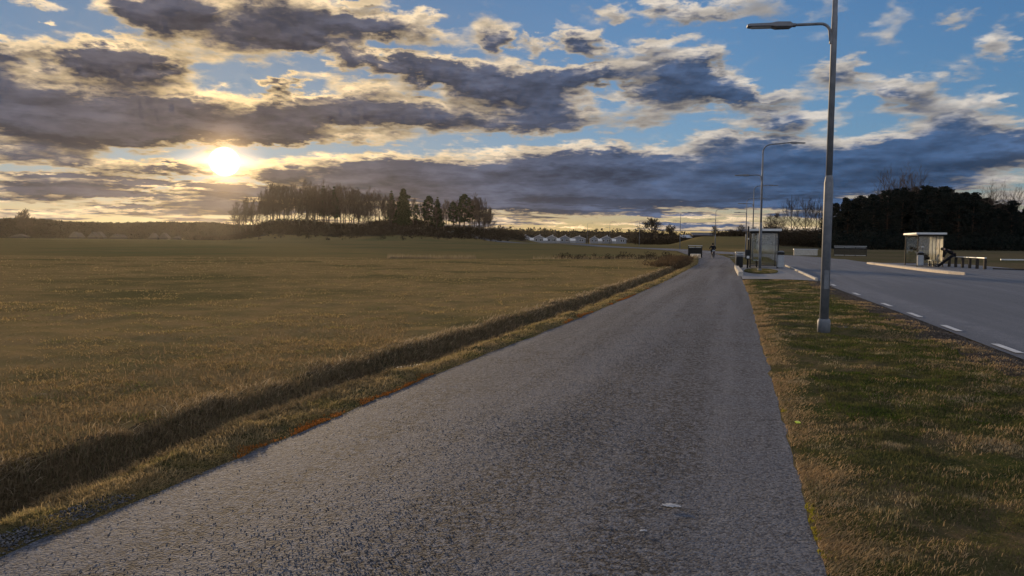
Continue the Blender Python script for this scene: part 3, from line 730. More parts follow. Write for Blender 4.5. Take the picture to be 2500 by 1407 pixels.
for px in np.concatenate([np.linspace(582, 655, 11), np.linspace(655, 905, 52), np.linspace(905, 975, 14), np.linspace(1005, 1125, 18), np.linspace(1142, 1197, 15)]):
    px = px + rg.normal(0, 5.0)
    topy = np.interp(px, [575, 600, 640, 665, 700, 760, 830, 870, 930, 990, 1060, 1140, 1165, 1200], [506, 496, 486, 462, 458, 462, 466, 474, 482, 488, 500, 494, 490, 512]) + rg.uniform(-4, 12)
    cols.append((px, topy))
for k, (px, topy) in enumerate(cols):
    Y = 372 + rg.uniform(-12, 22); x = at_sky(px, Y); zt = EYE + (591 + (px - 1250) * .0087 - topy) * Y / FPX; z0 = gz(x, Y); h = max(7, zt - z0)
    i = int(rg.integers(0, 6)); o = bares[i] if not used[i] else copy_tree(bares[i]); used[i] = True
    put(o, x, Y, rg.uniform(0, 6.28), h / 16 * rg.uniform(.75, 1.25), sz=h / 15.2)
def skyline(px, topy, Y): x = at_sky(px, Y); return x, Y, EYE + (591 + (px - 1250) * .0087 - topy) * Y / FPX - gz(x, Y)
def one(o, px, topy, Y, wide=1.0, h0=16.0, rz=0.0):
    x, Y, h = skyline(px, topy, Y); o.location = (x, Y, gz(x, Y) - .05); s = h / h0; o.scale = (s * wide, s * wide, s); o.rotation_euler = (0, 0, rz); return o
one(conifer(1, 16, 'tallest dense dark conifer standing in the middle of the wooded knoll', kind='fir', base=.02, width=.25, n=70, per=90, size=.42, name='pine_tree'), 985, 462, 366, 1.0)
one(conifer(2, 16, 'narrow conifer just left of the tallest dense dark conifer', kind='spruce', base=.25, width=.16, n=50, per=60, size=.36, name='spruce_tree'), 956, 467, 370)
one(conifer(3, 16, 'broad dark pine right of the tallest conifer on the knoll', kind='pine', base=.22, width=.26, n=70, per=60, size=.34), 1045, 479, 368, 1.05)
one(conifer(4, 16, 'pointed spruce between the two broad pines on the knoll', kind='spruce', base=.15, width=.24, n=60, per=60, size=.34), 1068, 482, 372)
one(conifer(5, 16, 'small pine beside the layered pine near the right end of the knoll', kind='pine', base=.3, width=.24, n=50, per=50, size=.34), 1106, 493, 369)
one(conifer(6, 16, 'tall layered pine near the right end of the wooded knoll', kind='pine', base=.26, width=.27, n=74, per=60, size=.34), 1133, 474, 366)
one(conifer(7, 16, 'small spruce tip rising over the bare trees, the left one of two', kind='spruce', base=.35, width=.15, n=50, per=50, size=.34), 791, 455, 380)
one(conifer(8, 16, 'small spruce tip rising over the bare trees, the right one of two', kind='spruce', base=.35, width=.15, n=50, per=50, size=.34), 819, 457, 378)
one(conifer(9, 16, 'low pine leaning over the slope right of the tallest conifer', kind='pine', base=.3, width=.2, n=40, per=50, size=.34), 1016, 500, 364, 1.1)
# scrub over the knoll, a mass nobody could count
def scrub(name, xs, ys, hs, mat, label, per=14, size=.5, zfun=ground_z):
    c = np.stack([xs, ys, zfun(xs, ys) + hs * .42], -1); v, q = leaf_clumps(c, hs * .62, per, size, RNG, .8)
    v[:, 2] = np.maximum(v[:, 2], base_z(v[:, 0], v[:, 1]) - .1); o = np_mesh(name, v, [q], mat); return tag(o, label, 'scrub', kind='stuff')
n = 4200; Y = 385 + rg.normal(0, 24, n); X = rg.uniform(-150, 6, n); h = rg.uniform(1.0, 3.4, n) + (rg.random(n) < .1) * rg.uniform(1, 4, n); ok = base_z(X, Y) > 1.6; X, Y, h = X[ok], Y[ok], h[ok]
scrub('undergrowth', X, Y, h, M_SCRUB, 'brown undergrowth covering the slope of the wooded knoll', 22, .34)
n = 700; X = rg.uniform(-150, -4, n); Y = 342 + rg.uniform(-3, 14, n); h = rg.uniform(1.2, 3.4, n)
scrub('undergrowth', X, Y, h, M_SCRUB, 'brown bushes along the foot of the wooded knoll', 26, .34)
# distant woods: one mass on the left skyline and one behind the houses
M_FAR = leaf_material('distant_wood', [(.040, .038, .026), (.055, .048, .032), (.035, .036, .026)], None, 1, .1)
def wood(name, px0, px1, Y, prof, label, dens, size, spike=.0):
    n = dens; px = rg.uniform(px0, px1, n); Ys = Y + rg.uniform(0, 40, n); X = at_sky(px, Ys)
    top = np.interp(px, prof[0], prof[1]) + rg.uniform(-2.2, 2.5, n) - (rg.random(n) < spike) * rg.uniform(2, 9, n)
    H = EYE + (591 + (px - 1250) * .0087 - top) * Ys / FPX; z0 = base_z(X, Ys)
    cen, rd = [], []
    for i in range(n):
        hh = max(2.5, H[i] - z0[i]); w_ = hh * rg.uniform(.16, .26)
        for f in (.12, .32, .52, .7, .84): cen.append((X[i] + rg.normal(0, w_ * .5), Ys[i], z0[i] + hh * f)); rd.append(w_ * (1.25 if f < .6 else .9))
        cen.append((X[i], Ys[i], z0[i] + hh * .95)); rd.append(w_ * .4)
    v, q = leaf_clumps(cen, rd, 12, size, rg, 1.0); return tag(np_mesh(name, v, [q], M_FAR), label, 'wood', kind='stuff')
wood('distant_wood', -160, 640, 560, ([-160, 0, 60, 120, 170, 300, 420, 520, 570, 640], [533, 537, 534, 539, 544, 547, 545, 546, 551, 552]), 'long low wood along the left skyline', 1500, .9)
wood('distant_wood', 1195, 1700, 800, ([1190, 1230, 1300, 1400, 1500, 1560, 1620, 1700], [558, 562, 566, 567, 569, 570, 574, 578]), 'far spruce wood on the skyline behind the row of houses', 900, 1.1, .10)
one(bare_tree(140, 12, 'lone bare tree rising above the left skyline wood', crown0=.3, wide=1.2, minr=.06, spread=.8), 66, 520, 556, 1.0, 12)
# open-grown oak and bushes left of the lamp row
M_DARKT = M_TWIG
oak = bare_tree(150, 9, 'broad open-grown bare oak on the field rise right of the houses', crown0=.16, spread=.85, up=.05, minr=.045, kids=2, wide=1.5, name='oak_tree', depth=3, twigmat=M_TWIGD)
one(oak, 1588, 536, 262, 1.45, 10.3)
one(bare_tree(151, 7, 'small round bare tree right of the broad oak', crown0=.12, spread=.85, up=.04, minr=.04, wide=1.6, twigmat=M_TWIGD), 1634, 553, 262, 1.3, 7.8)
X = at_sky(rg.uniform(1552, 1660, 120), 262) ; Y = 262 + rg.uniform(-5, 6, 120); h = rg.uniform(1.8, 3.2, 120)
scrub('bushes', X, Y, h, M_SCRUB, 'dark bushes under the broad oak', 70, .22)
for k, (px, ty, w_, lb) in enumerate([(1741, 553, 1.3, 'low spreading bare bush-tree on the rise left of the shelter'), (1782, 561, 1.5, 'dark low tree on the rise, second left of the shelter'), (1806, 551, 1.4, 'broad bare tree on the rise just left of the shelter roof'), (1836, 556, 1.3, 'bare tree on the rise right behind the near shelter post')]):
    one(bare_tree(160 + k, 7, lb, crown0=.08, spread=.85, up=.05, minr=.034, wide=1.5, twigmat=M_TWIGD), px, ty, 236, w_ * .9, 7.8, k)
X = at_sky(rg.uniform(1755, 1900, 240), 240); Y = 240 + rg.uniform(-6, 8, 240); h = rg.uniform(1.4, 2.6, 240)
scrub('hedge', X, Y, h, M_SCRUB, 'dark scrubby hedge along the top of the rise', 60, .22)
tall = [(1875, 532, 'dark leafless tree rising behind the near bus shelter roof'), (1896, 528, 'twiggy dark tree just right of the near bus shelter'), (1927, 496, 'tall bare elm-shaped tree between the shelter and the tall lamp post'), (1962, 499, 'second tall bare tree between the shelter and the tall lamp post'), (1986, 500, 'third tall bare tree, nearest to the tall lamp post on its left'), (2002, 506, 'bare tree directly behind the tall lamp post')]
for k, (px, ty, lb) in enumerate(tall):
    one(bare_tree(170 + k, 13, lb, crown0=.3, spread=.5 if k > 1 else .8, up=.12 if k > 1 else .05, minr=.024, kids=1 if k > 1 else 2, wide=1.25, twigmat=M_TWIGD), px, ty, 196 + 2 * k, 1.0, 13, k)
n = 520; px = rg.uniform(1856, 2060, n); Y = 192 + rg.uniform(-6, 12, n); X = at_sky(px, Y); h = np.interp(px, [1856, 1880, 1900, 1915, 1935, 1990, 2060], [6.0, 8.2, 7.6, 4.6, 6.8, 7.2, 9]) * rg.uniform(.6, 1.05, n)
scrub('thicket', X, Y, h * .8, M_SCRUB, 'dark thicket beneath the bare trees left of the pine wood', 80, .20)
# the dark wood at the right: every pine its own tree
FG = 'dark pines of the wood behind the right bus stop'
FL = 'dark shaggy pine in the dense wood behind the right bus stop'
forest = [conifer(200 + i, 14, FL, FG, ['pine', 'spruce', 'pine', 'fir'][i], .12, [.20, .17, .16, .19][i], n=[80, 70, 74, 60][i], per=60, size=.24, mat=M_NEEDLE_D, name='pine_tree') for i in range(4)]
fp = ([1990, 2012, 2034, 2064, 2103, 2148, 2172, 2210, 2240, 2267, 2307, 2327, 2344, 2369, 2391, 2438, 2475, 2500, 2560, 2700], [520, 502, 496, 483, 486, 459, 473, 466, 463, 466, 464, 481, 473, 478, 491, 506, 494, 499, 492, 500])
uf = [False] * 4; cnt = 0
for row, (Yr, step) in enumerate(((178, 17), (190, 15), (203, 14))):
    px = 2022 + row * 6
    while px < 2600:
        i = cnt % 4; o = forest[i] if not uf[i] else copy_tree(forest[i]); uf[i] = True; cnt += 1
        p = px + rg.normal(0, 3); Y = Yr + rg.uniform(-4, 4); x, Y, h = skyline(p, np.interp(p, *fp) + rg.uniform(-12, [46, 38, 30][row]), Y)
        s = h / 14; o.location = (x, Y, gz(x, Y) - .1); o.scale = (s * 1.15, s * 1.15, s); o.rotation_euler = (0, 0, rg.uniform(0, 6.28)); px += step * rg.uniform(.75, 1.2)
n = 700; px = rg.uniform(2015, 2620, n); Y = 170 + rg.uniform(-4, 30, n); X = at_sky(px, Y); h = rg.uniform(2.0, 5.5, n)
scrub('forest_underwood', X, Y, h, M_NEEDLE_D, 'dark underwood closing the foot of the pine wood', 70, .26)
BG2 = 'bare trees poking out of the dark pine wood'
bt = bare_tree(190, 15, 'thin bare tree poking above the dark pine wood', BG2, .3, .55, .12, .020, 1, wide=1.3)
for k, (px, ty) in enumerate([(2165, 452), (2182, 447), (2197, 444), (2212, 449), (2408, 474), (2425, 480), (2452, 478), (2463, 484)]):
    o = bt if k == 0 else copy_tree(bt); one(o, px, ty, 196 + k % 3, .9, 15, k * 1.3)
# reeds and withered brush along the stream
n = 260; x = rg.uniform(4.5, 18, n); y = np.interp(x, [-200, -40, -10, 5, 15, 21, 30], [66, 66, 70, 74.5, 78, 81, 84]) + rg.normal(.2, .9, n)
scrub('stream_brush', x, y, rg.uniform(.3, .95, n), M_SCRUB, 'dark brush lining the stream beyond the field', 60, .09)
M_REED = leaf_material('reeds', [(.24, .19, .12), (.34, .28, .18), (.18, .14, .09)], None, 1, .4)
n = 9000; x = np.concatenate([rg.uniform(-11.5, -3.5, n // 2), rg.uniform(2, 20, n // 2)]); y = np.interp(x, [-200, -40, -10, 5, 15, 21, 30], [66, 66, 70, 74.5, 78, 81, 84]) - .9 + rg.normal(0, .7, len(x))
tag(blades('reeds', x, y, rg.uniform(.15, .55, len(x)), np.full(len(x), .03), *lean(len(x), .08), M_REED), 'pale dry reeds along the far edge of the field', 'reeds', kind='stuff')
# brush where the ditch meets the stream
s = rg.uniform(50, 79, 900); t = tL(s) - 1.6 + rg.normal(0, .8, 900); ok = t < tL(s) - .6; X, Y = xy(s[ok], t[ok])
scrub('ditch_brush', X, Y, rg.uniform(.15, .6, ok.sum()), leaf_material('ditch_brush_leaves', [(.085, .06, .04), (.12, .085, .05), (.06, .045, .032)], None, 1, .3), 'brown brush in the far stretch of the ditch', 26, .05)

# ------------------------------------------------------------------ street furniture
M_GALV = material('galvanised_steel', (.13, .145, .17), (.18, .195, .22), 7, .6, .3, .15, .06)
M_LUM = material('lamp_housing', (.12, .13, .15), None, 1, .45, .5, .3)
M_GLASSY = material('lamp_glass', (.35, .37, .40), None, 1, .15, .6)
M_BLACK = material('black_powder_coat', (.012, .013, .015), (.018, .019, .021), 9, .6, .2)
M_DKWOOD = material('dark_stained_wood', (.030, .026, .024), (.045, .038, .032), 12, .8, .2)
M_CONC = material('concrete', (.36, .34, .31), (.46, .44, .40), 5, .9, .2, 0, .3, 40)
M_GRAN = material('granite_kerb', (.40, .35, .29), (.52, .46, .38), 8, .8, .25, 0, .4, 40)
M_ZINC = material('pale_sheet_metal', (.50, .52, .54), (.58, .60, .61), 3, .4, .5, .2)
M_GREYB = material('grey_plastic', (.30, .33, .36), (.25, .27, .30), 4, .5, .4)
def glass():
    m = D.materials.new('shelter_glass'); m.use_nodes = True; T = NT(m.node_tree); T.nt.nodes.clear()
    out = T.n('ShaderNodeOutputMaterial'); tr = T.n('ShaderNodeBsdfTransparent'); tr.inputs[0].default_value = (.90, .92, .91, 1)
    gl = T.n('ShaderNodeBsdfGlossy'); gl.inputs['Roughness'].default_value = .03; gl.inputs['Color'].default_value = (.9, .9, .9, 1)
    df = T.n('ShaderNodeBsdfDiffuse'); df.inputs[0].default_value = (.35, .36, .35, 1)
    pos = T.n('ShaderNodeTexCoord').outputs['Object']
    m1 = T.n('ShaderNodeMixShader'); T.plug(m1.inputs[0], T.ramp(T.noise(pos, 2.5, 4, .6), .3, .8, .0, .06))
    T.nt.links.new(tr.outputs[0], m1.inputs[1]); T.nt.links.new(df.outputs[0], m1.inputs[2])
    fr_ = T.n('ShaderNodeFresnel'); fr_.inputs[0].default_value = 1.5
    m2 = T.n('ShaderNodeMixShader'); T.nt.links.new(fr_.outputs[0], m2.inputs[0]); T.nt.links.new(m1.outputs[0], m2.inputs[1]); T.nt.links.new(gl.outputs[0], m2.inputs[2])
    T.nt.links.new(m2.outputs[0], out.inputs[0]); return m
M_GLASS = glass()

def head_mb(x0, sgn, z, tilt):
    """luminaire: a long flat blade with a thicker driver housing next to the arm"""
    def rs(c, d, b): return c, d, b
    R = Matrix.Rotation(-tilt * sgn, 3, 'Y')
    mb = MB(); f = lambda u, w=0.0: Vector((x0, 0, z)) + R @ Vector((sgn * u, 0, w))
    mb.tube([f(0), f(.10)], .035, 10)
    return mb, f, R
def luminaire(root, x0, sgn, z, tilt=0.0):
    mb, f, R = head_mb(x0, sgn, z, tilt)
    # tapered housing from cross sections (half width y, z low, z high)
    sec = [(.06, .05, -.032, .032), (.10, .09, -.05, .05), (.34, .10, -.052, .052), (.42, .09, -.030, .036), (.80, .085, -.026, .030), (.84, .07, -.018, .018)]
    vs = []; fs = []
    for u, hw, lo, hi in sec:
        for yy, zz in ((-hw, lo * .6), (-hw * .8, hi), (hw * .8, hi), (hw, lo * .6), (hw * .8, lo), (-hw * .8, lo)):
            p = f(u, zz); vs.append((p.x, yy, p.z))
    for i in range(len(sec) - 1):
        for j in range(6): fs.append((i * 6 + j, i * 6 + (j + 1) % 6, i * 6 + 6 + (j + 1) % 6, i * 6 + 6 + j))
    fs.append(tuple(range(5, -1, -1))); fs.append(tuple(range(30, 36)))
    mb._add(vs, fs); h = mb.build('luminaire', M_LUM, root)
    g = MB(); c = f(.60, -.034); g.box((c.x, 0, c.z), (.34, .12, .008), R); g.build('lens', M_GLASSY, h)
def make_lamp():
    root = empty('street_lamp', (0, 0, 0), 'nearest and tallest grey steel lamp post, standing in the grass verge', 'street lamp')
    MB().tube([(0, 0, -.05), (0, 0, .18), (0, 0, .215), (0, 0, .235)], [.112, .112, .105, .092], 20).build('base_collar', M_GALV, root)
    p = MB().tube([(0, 0, .235), (0, 0, 2.70), (0, 0, 2.80), (0, 0, 2.83)], [.078, .078, .062, .056], 20).build('lower_pole', M_GALV, root)
    MB().box((0, -.077, .95), (.085, .012, .34), None, .01).build('hatch', M_GALV, p)
    MB().tube([(0, 0, 2.83), (0, 0, 5.62), (0, 0, 5.68), (0, 0, 6.75)], [.056, .052, .046, .042], 16).build('upper_pole', M_GALV, root)
    # curved road-side arm
    pts = [(0, 0, 6.75)]
    for i in range(9):
        a = math.pi / 2 * i / 8; pts.append((.45 - .45 * math.cos(a), 0, 6.80 + .42 * math.sin(a)))
    pts += [(.9, 0, 7.25), (1.4, 0, 7.29)]
    MB().tube(pts, .036, 12).build('road_arm', M_GALV, root); luminaire(root, 1.38, 1, 7.29, -.06)
    q = [(-.055, 0, 5.21), (-.07, 0, 5.34)] + [(-.07 - .16 * (1 - math.cos(math.pi / 2 * i / 6)), 0, 5.36 + .16 * math.sin(math.pi / 2 * i / 6)) for i in range(1, 7)] + [(-.75, 0, 5.515)]
    MB().tube(q, .026, 12).build('path_arm', M_GALV, root); luminaire(root, -.66, -1, 5.512, .012)
    MB().box((-.05, 0, 5.26), (.05, .06, .20), None, .01).build('arm_bracket', M_GALV, root)
    return root
lamp = make_lamp()
LAMPS = [ # px of pole foot, forward distance, label, single arm
 (2012, 13.40, None, 0), (1853, 42.0, 'second lamp post of the row, standing in front of the near bus shelter', 0),
 (1834, 72.8, 'third lamp post of the row, rising behind the near bus shelter roof', 0),
 (1817.5, 93, 'fourth lamp post of the row, just left of the near bus shelter', 0),
 (1743, 131, 'lamp post standing behind the cyclist', 0),
 (1657.5, 147, 'lamp post left of the path railing, by the road', 0),
 (1558.5, 207, 'thin lamp post in front of the broad bare oak', 1),
 (1486.5, 239, 'thin distant lamp post in front of the right-hand houses', 1),
 (1432, 255, 'thin distant lamp post in the gap of the house row', 1),
 (1389.5, 305, 'very distant lamp post behind the middle houses', 1),
 (1355, 361, 'faintest and farthest lamp post by the house row', 1)]
for k, (px, Y, lb, single) in enumerate(LAMPS):
    o = lamp if k == 0 else copy_tree(lamp)
    x = at_sky(px, Y); o.location = (x, Y, gz(x, Y)); o.rotation_euler = (0, 0, rad(-17 if k < 4 else (-5 if k < 6 else 12))); o['group'] = 'street lamps along the road'
    if k == 0: o.location = (5.70, 13.40, gz(5.70, 13.40)); o.rotation_euler = (0, 0, rad(-9))
    if lb: o['label'] = lb

def shelter(name, s0, t0, label, side, advert=False):
    """side +1: open towards +t. local x along t (depth 1.65), y along s (length 4.2)"""
    x, y = fr(s0, t0); root = empty(name, (x, y, gz(x, y) + .0), label, 'bus shelter', -TH)
    Dp, L, H = 1.70, 4.2, 2.42; z0 = .03
    bx = 0 if side > 0 else Dp; fx = Dp - bx                      # back and front planes
    for (px, py) in ((0, 0), (Dp, 0), (0, L), (Dp, L), (bx, L / 2), (bx, L / 4), (bx, 3 * L / 4)):
        MB().box((px, py, z0 + H / 2), (.07, .07, H), None, .008).build('post', M_BLACK, root)
    r = MB().box((Dp / 2, L / 2, z0 + H + .085), (Dp + .34, L + .34, .15), None, .02).build('roof', M_ZINC, root)
    MB().box((Dp / 2, L / 2, z0 + H - .03), (Dp - .08, L - .08, .05)).build('roof_frame', M_BLACK, r)
    for py in (0, L):
        MB().box((Dp / 2, py, z0 + 1.28), (Dp - .09, .012, 2.05)).build('glass_panel', M_GLASS, root)
        for zz in (.20, H - .10): MB().box((Dp / 2, py, z0 + zz), (Dp - .075, .045, .05)).build('panel_rail', M_BLACK, root)
    for k in range(4):
        MB().box((bx, L * (k + .5) / 4, z0 + 1.28), (.012, L / 4 - .08, 2.05)).build('back_panel', M_GLASS, root)
    for zz in (.20, H - .10): MB().box((bx, L / 2, z0 + zz), (.045, L - .08, .05)).build('panel_rail', M_BLACK, root)
    # bench inside, on two legs
    b = MB(); sx = bx + (.42 if side > 0 else -.42)
    b.box((sx, L * .36, z0 + .50), (.38, 1.7, .045), None, .01); bo = b.build('bench_seat', M_GRAN if advert else M_ZINC, root)
    for py in (L * .36 - .6, L * .36 + .6): MB().box((sx, py, z0 + .24), (.09, .30, .475)).build('bench_leg', M_BLACK, bo)
    return root, fx, L, z0
sh1, fx, L, z0 = shelter('bus_shelter', 50.6, .78, 'near bus shelter with grey roof and glass walls, between path and road', 1)
sh2, fx2, L2, z02 = shelter('bus_shelter', 61.7, 12.85, 'far bus shelter with sunlit frosted back wall across the road', -1)
# frosted panes for the back wall of the far shelter; the sun falls on them
m = D.materials.new('frosted_pane'); m.use_nodes = True; T = NT(m.node_tree); T.nt.nodes.clear()
out = T.n('ShaderNodeOutputMaterial'); pos = T.n('ShaderNodeTexCoord').outputs['Object']
cc = T.mix(T.ramp(T.noise(pos, 2.2, 4, .6), .42, .58), (.50, .45, .38), (.74, .70, .62))
d1 = T.n('ShaderNodeBsdfDiffuse'); T.plug(d1.inputs[0], cc); d2 = T.n('ShaderNodeBsdfTranslucent'); T.plug(d2.inputs[0], cc); mx = T.n('ShaderNodeMixShader'); mx.inputs[0].default_value = .22
T.nt.links.new(d1.outputs[0], mx.inputs[1]); T.nt.links.new(d2.outputs[0], mx.inputs[2]); T.nt.links.new(mx.outputs[0], out.inputs[0])
for o_ in [k for k in D.objects if k.parent == sh2 and k.name.startswith('back_panel')]: o_.data.materials[0] = m; o_['label'] = 'frosted back pane catching the low sun'
MB().box((.30, -.05, 1.55), (.16, .02, .05)).build('notice_sticker', M_ZINC, sh2)
# grass patch beside the near shelter
def patch(name, poly, z, mat, kind='structure'):
    xs = np.array(poly); cx0, cy0 = xs.mean(0); vs = [(cx0, cy0, float(base_z(cx0, cy0)) + z + .03)] + [(a, b, float(base_z(a, b)) + z) for a, b in poly]
    n = len(poly); me = D.meshes.new(name); me.from_pydata(vs, [], [(0, 1 + i, 1 + (i + 1) % n) for i in range(n)]); me.materials.append(mat)
    return tag(link(D.objects.new(name, me)), kind=kind)
pp_ = [fr(40.3 + 4.0 - 4.0 * math.cos(a) + .2 * math.sin(5 * a), 1.28 + .95 * math.sin(a) * (1 if math.sin(a) < 0 else .92)) for a in np.linspace(0, 2 * math.pi, 40, endpoint=False)]
patch('grass_island', pp_, .065, M_VERGE)
n = 9000; a = RNG.random(n) * 6.283; r_ = np.sqrt(RNG.random(n)) * .95; s = 44.3 - 4.0 * r_ * np.cos(a); t = 1.28 + .93 * r_ * np.sin(a); X, Y = xy(s, t)
tag(blades('grass', X, Y, .03 + .05 * RNG.random(n), np.full(n, .025), *lean(n, .03), M_GR_V, Z=base_z(X, Y) + .06), 'grass island in the paving in front of the near shelter', 'grass', kind='stuff')
# kerbs
def kerb(name, pts, w, h, mat, label, cat, z=0.0, group=None):
    vs = []; k = len(pts)
    for i, (s, t) in enumerate(pts):
        a = pts[max(i - 1, 0)]; b = pts[min(i + 1, k - 1)]; ds, dt = b[0] - a[0], b[1] - a[1]; L_ = math.hypot(ds, dt); ns, nt_ = dt / L_, -ds / L_
        ww = w(i / (k - 1)) if callable(w) else w
        for o, zz in ((-ww / 2, -.03), (-ww / 2 + .02, h), (ww / 2 - .02, h), (ww / 2, -.03)):
            X, Y = fr(s - ns * o, t - nt_ * o); vs.append((X, Y, z + zz + float(base_z(X, Y)) * 1.0))
    fs = [(i * 4 + j, i * 4 + (j + 1) % 4, i * 4 + 4 + (j + 1) % 4, i * 4 + 4 + j) for i in range(k - 1) for j in range(4)] + [(3, 2, 1, 0), tuple(range((k - 1) * 4, k * 4))]
    mb = MB(); mb._add(vs, fs); o = mb.build(name, mat); return tag(o, label, cat, group)
kerb('bus_stop_kerb', [(45.6, 11.85), (47, 11.62), (49.5, 11.42), (54, 11.25), (60, 11.02), (65, 10.8), (68.0, 10.62), (68.8, 10.9)], lambda u: .07 + .75 * math.sin(math.pi * min(1, max(0, u))) ** .6, .15, M_GRAN, 'long pale sandstone coloured kerb in front of the far bus shelter', 'kerb', .01)
kerb('platform_kerb', [(s, float(tE(s)) - .09) for s in (35.2, 38, 42, 46, 50, 54, 57)], .14, .10, M_CONC, 'grey kerb between the near bus stop and the road', 'kerb', .02)
kerb('kerb_stone', [(38.2, .16), (40.5, .12), (43.2, .06)], .26, .22, M_CONC, 'nearer of two pale kerb logs at the path edge by the shelter', 'kerb stone', .01, 'pale kerb stones at the path edge')
kerb('kerb_stone', [(43.5, .05), (47, -.02), (51.5, -.08)], .26, .20, M_CONC, 'farther of two pale kerb logs at the path edge by the shelter', 'kerb stone', .01, 'pale kerb stones at the path edge')
kerb('yard_kerb', [(57.5, 16.6), (56.8, 18.2), (56.2, 19.6), (55.5, 22)], .2, .10, M_DKWOOD, 'dark low edging strip at the right end of the paved yard', 'edging', .01)
# bins
def bin_(s, t, label, rz=0, dark=False, h=1.0, grp=None):
    x, y = fr(s, t); root = empty('litter_bin', (x, y, gz(x, y) + .03), label, 'litter bin', rz - TH, grp)
    body = M_GREYB
    MB().box((0, 0, h * .44), (.40, .34, h * .70), None, .05).build('bin_body', M_BLACK if dark else body, root)
    MB().box((0, 0, h * .88), (.46, .40, h * .14), None, .06).build('bin_hood', M_GREYB if dark else M_BLACK, root)
    MB().tube([(0, 0, h * .95), (0, 0, h * 1.0), (0, 0, h * 1.02)], [.20, .17, .08], 14).build('bin_lid', M_GALV, root)
    MB().tube([(-.24, 0, -.03), (-.24, 0, h * .98)], .025, 8).build('bin_post', M_GALV, root)
    return root
bin_(50.0, 2.62, 'grey litter bin at the road side of the near bus shelter', 0, False, 1.15)
bin_(49.2, .12, 'small dark litter bin with grey hood left of the near shelter', 0, True, 1.0)
bin_(61.2, 12.95, 'grey litter bin at the near corner of the far bus shelter', 0, False, 1.15)
# sign post with small plates by the near shelter
x, y = fr(49.6, .60); sp_ = empty('sign_post', (x, y, gz(x, y)), 'dark bus stop post with small boxes at the left corner of the near shelter', 'sign post', -TH)
MB().tube([(0, 0, -.03), (0, 0, 2.75)], .055, 10).build('pole', M_BLACK, sp_)
MB().box((0, -.04, .95), (.30, .12, .62), None, .03).build('timetable_box', M_BLACK, sp_)
MB().box((.02, -.11, .78), (.16, .02, .16), None, .005).build('plate', M_ZINC, sp_)
MB().box((.02, -.08, 1.95), (.07, .02, .09), None, .004).build('plate', M_ZINC, sp_)
# leaning rail by the far shelter: pale top board on dark plank legs
x, y = fr(62.4, 15.15); x2, y2 = fr(56.9, 15.95)
rk = empty('bike_rail', (x, y, gz(x, y) + .01), 'rail with pale top bar on six dark plank legs right of the far shelter', 'rail', math.atan2(y2 - y, x2 - x))
Lr = math.hypot(x2 - x, y2 - y)
MB().box((Lr / 2, 0, .83), (Lr + .1, .14, .07), None, .015).build('top_bar', M_ZINC, rk)
for k in range(6): MB().box((Lr * k / 5, 0, .40), (.13, .16, .79)).build('leg', M_DKWOOD, rk)
# parapets and railings where the stream passes under path and road
def railing(name, x, y, L_, rz, H, label, bars, posts, parts=True, z=None, skirt=0.0):
    root = empty(name, (x, y, gz(x, y) if z is None else z), label, 'railing', rz)
    MB().box((L_ / 2, 0, H), (L_ + .06, .09, .07), None, .01).build('top_rail', M_ZINC, root)
    MB().box((L_ / 2, 0, H - .20), (L_, .05, .05)).build('middle_rail', M_ZINC, root)
    MB().box((L_ / 2, 0, .12), (L_, .05, .05)).build('bottom_rail', M_ZINC, root)
    for k in range(posts): MB().box((L_ * k / (posts - 1), 0, H / 2 - .05), (.08, .08, H + .02)).build('post', M_BLACK, root)
    for k in range(bars):
        if (k * (posts - 1)) % (bars - 1): MB().box((L_ * k / (bars - 1), 0, (H - .08) / 2 + .02), (.09, .03, H - .30)).build('bar', M_BLACK, root)
    return root
railing('bridge_railing', *at(1713, 630), 1.75, rad(132), 1.40, 'short dark bar railing with pale top rails left of the cyclist', 23, 3)
g_ = MB()
for k in range(8):
    u = k / 7; x, y = fr(84.2, -4.0); g_.box((x - .95 + .95 * u, y + .25 - .25 * u, .22), (.05, .05, .46))
x, y = fr(84.2, -4.0); g_.box((x - .48, y + .12, .44), (1.1, .05, .05), Matrix.Rotation(-.25, 3, 'Z')); o = g_.build('picket_barrier', M_ZINC); tag(o, 'low pale picket barrier below the path railing', 'barrier')
o.location.z = gz(*fr(84.2, -4.2)) * 1.0
X0 = at_sky(2037, 104); X1 = at_sky(2116, 101)
railing('road_railing', X0, 104.5, math.hypot(X1 - X0, 3), math.atan2(-3, X1 - X0), 1.38, 'long dark railing with pale top rails beyond the road, right of the tall lamp post', 31, 4)
def parapet(name, px0, px1, Y, H, dz, label):
    a, b = at_sky(px0, Y), at_sky(px1, Y); root = empty(name, ((a + b) / 2, Y, gz((a + b) / 2, Y) - .05 + dz), label, 'parapet', rad(-6))
    MB().box((0, 0, H / 2), (b - a, .35, H), None, .02).build('wall', M_CONC, root)
    MB().box((0, 0, H + .05), (b - a + .12, .45, .10), None, .02).build('coping', M_ZINC, root); return root
parapet('concrete_parapet', 1936, 1991, 106, .86, 0, 'pale concrete parapet with light coping beyond the road, left of the tall lamp post')
parapet('concrete_parapet', 1794, 1822, 104, .42, 0, 'low concrete parapet left of the near bus shelter')
a_ = at_sky(2445, 80); MB_ = MB(); 
fr_root = empty('low_barrier', (a_, 80, gz(a_ + 3, 80)), 'low white barrier rail at the far right beyond the yard', 'barrier', rad(-4))
MB().box((3.5, 0, .16), (7.5, .14, .14), None, .02).build('rail', M_ZINC, fr_root)
for k in range(4): MB().box((.3 + 2.2 * k, 0, .05), (.12, .10, .22)).build('post', M_DKWOOD, fr_root)

